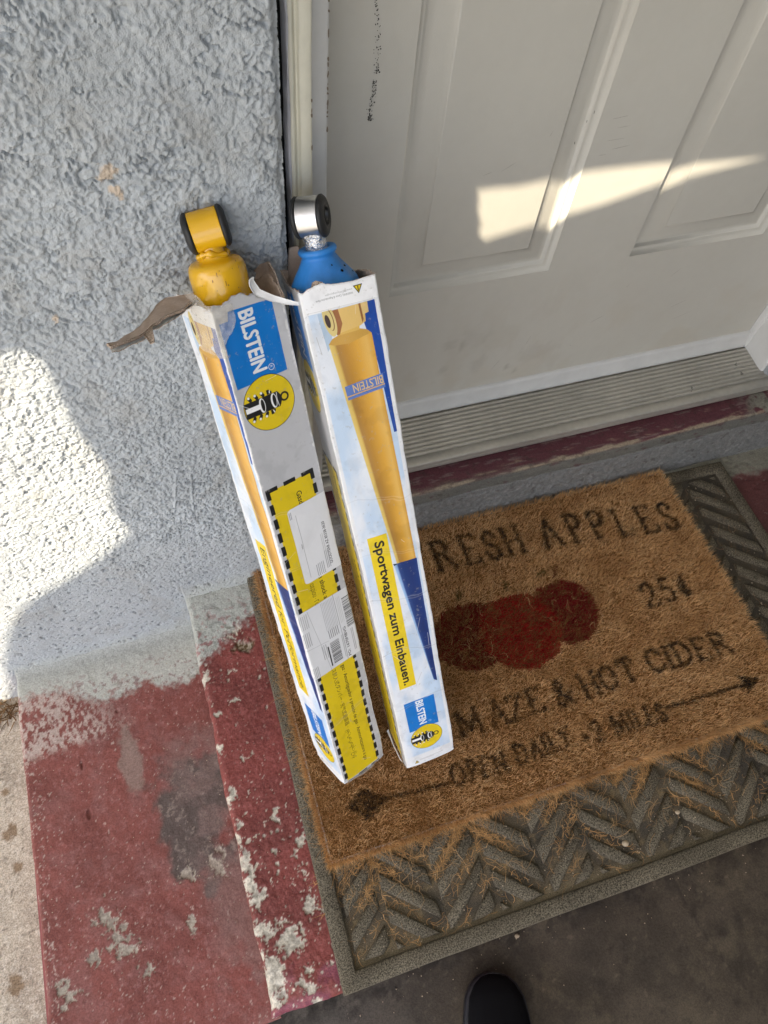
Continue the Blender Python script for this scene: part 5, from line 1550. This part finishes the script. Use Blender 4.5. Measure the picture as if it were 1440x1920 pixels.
rim_fuzz(CL, cartonL, 900, 31)
rim_fuzz(CR, cartonR, 700, 32)
for (pl, nn, sd) in ((near, 260, 41), (far, 200, 42)):
    rg = np.random.default_rng(sd); t_ = rg.uniform(0, len(pl) - 1.001, nn); k_ = t_.astype(int); fr = (t_ - k_)[:, None]
    A_ = np.array(pl)
    me = hairs("torn_fuzz", A_[k_] * (1 - fr) + A_[k_ + 1] * fr, rg.uniform(0, 6.28, nn), rg.uniform(.001, .0038, nn), np.array((.50, .41, .34)) * rg.uniform(.6, 1.3, (nn, 1)), nseg=3, seed=sd, curl=.6, wid=.00022)
    o_ = obj("torn_fuzz", me, cartonL); o_["kind"] = "stuff"


# ------------------------------------------------------------------ shock absorbers
def rounded(profile):
    return profile


def eye_parts(root, zc, phi, R, halfw, lip, mat_ring, hole_r=.0062, tilt=0.0):
    Mx = Matrix.Translation((0, 0, zc)) @ Matrix.Rotation(phi, 4, 'Z') @ Matrix.Rotation(tilt, 4, 'Y')
    V, Q = lathe([(R - .004, -halfw), (R - .0004, -halfw), (R, -halfw + .0004), (R, halfw - .0004), (R - .0004, halfw), (R - .004, halfw)], 56, 'x')
    o = obj("eye_ring", mesh_np("eye_ring", V, quads=Q, mats=[mat_ring], smooth=True), root); o.matrix_local = Mx
    o.data.set_sharp_from_angle(angle=.6)
    h = halfw
    prof = [(hole_r + .0006, -h - lip + .001), (hole_r + .003, -h - lip + .0004), (R * .70, -h - lip), (R * .93, -h - lip * .75), (R + .0006, -h - lip * .42), (R + .0004, -h - lip * .12), (R - .003, -h + .0004),
            (R - .0045, 0), (R - .003, h - .0004), (R + .0004, h + lip * .12), (R + .0006, h + lip * .42), (R * .93, h + lip * .75), (R * .70, h + lip), (hole_r + .003, h + lip - .0004), (hole_r + .0006, h + lip - .001)]
    V, Q = lathe(prof, 48, 'x')
    o = obj("bushing", mesh_np("bushing", V, quads=Q, mats=[M_BLACKRUB]), root); o.matrix_local = Mx
    V, Q = lathe([(hole_r, -h - lip + .0012), (hole_r + .0012, -h - lip), (hole_r + .0014, -h - lip + .003), (hole_r + .0014, h + lip - .003), (hole_r + .0012, h + lip), (hole_r, h + lip - .0012), (hole_r - .0002, 0), (hole_r, -h - lip + .0012)], 32, 'x')
    o = obj("sleeve", mesh_np("sleeve", V, quads=Q, mats=[M_BLACKRUB if mat_ring is M_YELLOW else material("dark_sleeve", (.05, .05, .05), rough=.4, metallic=.8)]), root); o.matrix_local = Mx
    return Mx


# yellow one, inside the left carton
axis_L = ML @ Vector((wL / 2 - .0040, dL / 2, 0))
MYL = ML.copy(); MYL.translation = axis_L
shY = tag(empty("shock_absorber", mat=MYL), "glossy yellow shock absorber with black bushing sticking out of the torn carton", "shock absorber")
prof = [(.001, .012), (.0235, .014), (.0250, .02), (.0250, .55), (.0250, .650), (.0250, .664), (.0250, .6675), (.0248, .6705), (.0243, .6732), (.0234, .6756), (.0219, .6775), (.0198, .6787), (.0165, .6796), (.0135, .6803), (.0118, .6815), (.0108, .684), (.0104, .6865), (.0100, .690), (.0100, .692)]
V, Q = lathe(prof, 64)
rr = np.hypot(V[:, 0], V[:, 1])
dent = 1 + (fbm(np.arctan2(V[:, 1], V[:, 0]) * .01, V[:, 2], .008, 900) - .5) * .008 * (V[:, 2] > .682)
V[:, :2] *= dent[:, None]
obj("body_tube", mesh_np("body_tube", V, quads=Q, mats=[M_YELLOW]), shY)
# weld bead wrapping the neck
th = np.linspace(0, 2 * np.pi, 48, endpoint=False); ph = np.linspace(0, 2 * np.pi, 12, endpoint=False)
TH, PH = np.meshgrid(th, ph, indexing='ij')
rb = .0026 * (1 + .35 * np.sin(TH * 9 + 2 * np.sin(TH * 2)))
V = np.stack([(.0102 + rb * np.cos(PH)) * np.cos(TH) * 1.12, (.0102 + rb * np.cos(PH)) * np.sin(TH), .6842 + rb * np.sin(PH) + .0022 * np.sin(2 * TH)], -1)
a = grid_quads(48, 12, 0, True); idx = np.arange(48 * 12).reshape(48, 12)
extra = np.stack([idx[:, -1], np.roll(idx[:, -1], -1), np.roll(idx[:, 0], -1), idx[:, 0]], -1)
obj("weld_bead", mesh_np("weld_bead", V, quads=np.concatenate([a, extra]), mats=[M_YELLOW]), shY)
eye_parts(shY, .7035, math.radians(-25), .0164, .0124, .0062, M_YELLOW, tilt=math.radians(-4))
V, F = [], []
for k in range(22):
    t_ = RNG.uniform(-2.9, -.4); z = RNG.uniform(.655, .681); r_c = .0251 if z < .668 else np.interp(z, [.668, .6735, .6775, .6808], [.0251, .0244, .0230, .0202]) + .0002
    wa, hz = RNG.uniform(.006, .022), RNG.uniform(.0002, .0022) * (1 if RNG.random() < .4 else .3)
    k0 = len(V)
    for (da, dz) in ((-wa, -hz), (wa, -hz * .8), (wa, hz), (-wa * .7, hz)):
        V.append((r_c * math.cos(t_ + da), r_c * math.sin(t_ + da), z + dz))
    F.append((k0, k0 + 1, k0 + 2, k0 + 3))
o = obj("paint_nick", mesh_np("paint_nick", V, quads=F, smooth=False, mats=[material("nick_brown", (.22, .10, .008), rough=.5)]), shY); o["kind"] = "stuff"

# blue-booted one, inside the right carton
axis_R = MRB @ Vector((wR / 2 - .0036, dR / 2, 0))
MBL = MRB.copy(); MBL.translation = axis_R
shB = tag(empty("shock_absorber", mat=MBL), "shock absorber with shiny steel eye and blue rubber boot in the right carton", "shock absorber")
shY["group"] = shB["group"] = "shock absorbers in their cartons"
prof = [(.001, .012), (.026, .014), (.0260, .60), (.0300, .604)]
V, Q = lathe(prof, 48)
obj("body_tube", mesh_np("body_tube", V, quads=Q, mats=[M_YELLOW]), shB)
prof = [(.0290, .590), (.0314, .610), (.0320, .625), (.0320, .638), (.0316, .6445), (.0304, .6490), (.0277, .6535), (.0249, .6575), (.0221, .6615), (.0193, .6655), (.0172, .6690), (.0158, .6715), (.0152, .6728), (.0153, .6738), (.0164, .6748), (.0175, .6765), (.0175, .6782), (.0166, .6797), (.0148, .6802), (.0120, .6798), (.0105, .678)]
V, Q = lathe(prof, 72)
at = np.arctan2(V[:, 1], V[:, 0])
fac = 1 + .030 * np.cos(at * 8 + .3) * sstep(.668, .660, V[:, 2]) * sstep(.612, .64, V[:, 2]) + .02 * (fbm(at * .02, V[:, 2], .012, 910) - .5)
V[:, :2] *= fac[:, None]
obj("rubber_boot", mesh_np("rubber_boot", V, quads=Q, mats=[M_BLUE]), shB)
V, F = [], []
for (t_, z, l, hgt) in ((-.95, .6600, .0016, .0011), (-.60, .6620, .0015, .0008), (-1.45, .6470, .0019, .0005), (-1.8, .640, .0012, .0004), (-1.25, .6665, .0007, .0006), (-.4, .655, .0012, .0008)):
    rz = np.interp(z, [.638, .6445, .649, .6535, .6575, .6615, .6655, .669], [.0320, .0316, .0304, .0277, .0249, .0221, .0193, .0172]) * 1.034 + .0004
    k0 = len(V); sl = -1.2
    for k in range(10):
        a_ = 2 * math.pi * k / 10; dt = l * math.cos(a_) / rz; dz = hgt * math.sin(a_)
        V.append(((rz - dz * .9) * math.cos(t_ + dt), (rz - dz * .9) * math.sin(t_ + dt), z + dz))
    F.append(tuple(range(k0, k0 + 10)))
o = obj("vent_slit", mesh_np("vent_slit", V, faces=F, smooth=False, mats=[M_DARK]), shB); o["kind"] = "stuff"
V, Q = lathe([(.0096, .676), (.0098, .6855), (.0104, .689), (.0116, .692), (.0100, .696)], 40)
V[:, :2] *= (1 + .06 * (fbm(np.arctan2(V[:, 1], V[:, 0]) * .02, V[:, 2], .006, 920) - .5))[:, None]
obj("stem", mesh_np("stem", V, quads=Q, mats=[M_FOIL]), shB)
eye_parts(shB, .7055, math.radians(-28), .0170, .0094, .0060, M_STEEL, hole_r=.0072, tilt=math.radians(2))

# ------------------------------------------------------------------ shoe
tip = np.array((.0355, -.8545)); dirn = np.array((.30, .954)); dirn /= np.linalg.norm(dirn); sid = np.array((dirn[1], -dirn[0]))
shoe = tag(empty("shoe", loc=(tip[0], tip[1], FLOOR_Z)), "toe of a plain black sneaker standing on the dark floor", "shoe")
Ls = .285
tt = 1 - np.cos(np.linspace(0, np.pi / 2, 16)) ; tt = np.r_[tt * .10, np.linspace(.13, .97, 20), [.985, .995, 1.0]]
half = np.interp(tt, [0, .004, .02, .05, .10, .18, .30, .45, .60, .78, .90, .97, 1.0], [.001, .011, .0220, .0315, .0395, .0440, .0460, .0430, .0375, .0360, .033, .022, .002])
ctr = np.interp(tt, [0, .3, .6, 1], [0, .002, .001, -.002])


def loft(half_k, hts, name, mat):
    n = len(tt); rings = []
    for (kf, z) in hts:
        rings.append((kf, z))
    V = []
    for i in range(n):
        for (kf, z) in rings:
            h_ = max(half[i] * kf if not callable(kf) else kf(i), .0004)
            zz_ = z(i) if callable(z) else z
            for sgn in (-1,):
                pass
            V.append((i, h_, zz_))
    return V


def shoe_mesh(name, rings, mat):
    """rings: list of functions i -> (half width, height); mirrored to a closed shell"""
    n = len(tt); k = len(rings); V = []
    for i in range(n):
        c_ = -dirn * tt[i] * Ls + sid * ctr[i]
        row = [r(i) for r in rings]
        for (h_, z_) in row: V.append((*(c_ - sid * h_), z_))
        for (h_, z_) in row[::-1]: V.append((*(c_ + sid * h_), z_))
    return mesh_np(name, V, quads=grid_quads(n, 2 * k), mats=[mat])


toph = np.interp(tt, [0, .01, .03, .08, .16, .28, .42, .55, .62, 1.0], [.020, .026, .033, .041, .048, .058, .072, .085, .088, .090])
obj("sole", shoe_mesh("sole", [lambda i: (half[i] * .96, .001), lambda i: (half[i] + .001, .004), lambda i: (half[i] + .0012, .021), lambda i: (half[i] - .0008, .0225), lambda i: (max(0, half[i] - .004), .0222)], M_SHOESOLE), shoe)
obj("upper", shoe_mesh("upper", [lambda i: (max(.0003, half[i] - .0030), .019), lambda i: (max(.0003, half[i] - .0026), .023), lambda i: (max(.0003, half[i] - .0035), .022 + (toph[i] - .022) * .45), lambda i: (max(.0003, (half[i] - .004) * .84), .022 + (toph[i] - .022) * .78),
                                     lambda i: (max(.0003, (half[i] - .004) * .55), .022 + (toph[i] - .022) * .95), lambda i: (.0002, toph[i])], M_SHOE), shoe)
m = MB()
obj("toe_stitching", shoe_mesh("toe_stitching", [lambda i: (max(.0003, half[i] - .0020), .0228), lambda i: (max(.0003, half[i] - .0022), .0240), lambda i: (max(.0003, half[i] - .0034), .0240)], M_SHOESOLE), shoe)

V, F = [], []
for (off, up) in ((.0075, .0), (.0100, .0)):
    for i in range(2, 24):
        for sg in (-1, 1):
            c_ = -dirn * tt[i] * Ls + sid * ctr[i] + sid * sg * max(0, half[i] - off) + dirn * (-.004 if i < 6 else 0)
            zt_ = .022 + (toph[i] - .022) * (.50 + .10 * (off - .0075) / .0025) + .0006
            k0 = len(V); a_ = dirn * .0016; b_ = sid * .0004
            for q_ in (c_ - a_ - b_, c_ + a_ - b_, c_ + a_ + b_, c_ - a_ + b_): V.append((*q_, zt_))
            F.append((k0, k0 + 1, k0 + 2, k0 + 3))
o = obj("seam_stitch", mesh_np("seam_stitch", V, quads=F, smooth=False, mats=[material("grey_thread", (.035, .035, .038), rough=.8)]), shoe); o["kind"] = "stuff"

# ------------------------------------------------------------------ light blockers added around the doorway (mostly outside the frame)
BLOCKER_Z = 1.98


def to_blocker(x, y, z):
    t_ = (BLOCKER_Z - z) / SUN_DIR.z
    return (x + SUN_DIR.x * t_, y + SUN_DIR.y * t_)


wall_patch = [(-.3424, .5627), (-.323, .5661), (-.3121, .5564), (-.3096, .5251), (-.3099, .4895), (-.3078, .4499), (-.3014, .4), (-.295, .3664), (-.3015, .318), (-.3065, .2768), (-.2998, .2223), (-.3251, .1953), (-.3648, .1617),
              (-.3989, .1395), (-.4588, .1053), (-.4916, .0702), (-.5275, .003), (-.5647, -.0852), (-.58, -.1721), (-.60, -.235), (-.72, -.235), (-.72, .45), (-.60, .47), (-.42, .545)]
door_patch = [(.1887, .5622), (.2149, .5621), (.2433, .5602), (.2921, .5642), (.3579, .5647), (.4428, .5625), (.5258, .5564), (.6113, .5528), (.66, .5495), (.612, .5500), (.5375, .5415), (.4597, .5310), (.3795, .5115),
              (.3123, .5001), (.2608, .494), (.2143, .4848), (.2045, .496), (.2049, .5115), (.1957, .5318), (.1954, .5464)]
holes = [[to_blocker(x, YW, z) for x, z in wall_patch], [to_blocker(x, YD, z) for x, z in door_patch]]  # sun patch outlines traced back along the sun onto the blocker
outer = [(-2.40, -2.32), (1.32, -2.32), (1.32, YW + .02), (-2.40, YW + .02)]
loops = [[Vector((x, y, 0)) for x, y in lp] for lp in [outer] + holes]
tr_ = tessellate_polygon(loops)
flat = [v for lp in loops for v in lp]
V = [(v.x, v.y, BLOCKER_Z) for v in flat] + [(v.x, v.y, BLOCKER_Z + .003) for v in flat]
n = len(flat)
F = [tuple(t_) for t_ in tr_] + [tuple(i + n for i in t_[::-1]) for t_ in tr_]
k0 = 0
for lp in loops:
    for i in range(len(lp)):
        a_, b_ = k0 + i, k0 + (i + 1) % len(lp); F.append((a_, b_, b_ + n, a_ + n))
    k0 += len(lp)
blocker = obj("sun_blocker", mesh_np("sun_blocker", V, faces=F, smooth=False, mats=[M_BLOCKER]))  # added overhead sheet, unseen; keeps the sun off except through its cut gaps
tag(blocker, "added unseen roof sheet with two ragged gaps, over the doorway", "blocker")
m = MB(); m.box(1.05, -2.1, GROUND_Z, 1.15, YW + .02, BLOCKER_Z - .002)  # added out of view so light falls off toward the right
tag(obj("added_side_wall", m.mesh("added_side_wall", [M_STUCCO_PLAIN])), "unseen grey side wall added to dim the porch beyond the door", "wall")
m = MB(); m.box(.12, -1.80, GROUND_Z, 1.049, -1.70, BLOCKER_Z - .002)  # added behind the camera to cut light on the mats and floor
tag(obj("added_front_wall", m.mesh("added_front_wall", [M_STUCCO_PLAIN])), "unseen grey wall added behind the viewer to shade the right side", "wall")
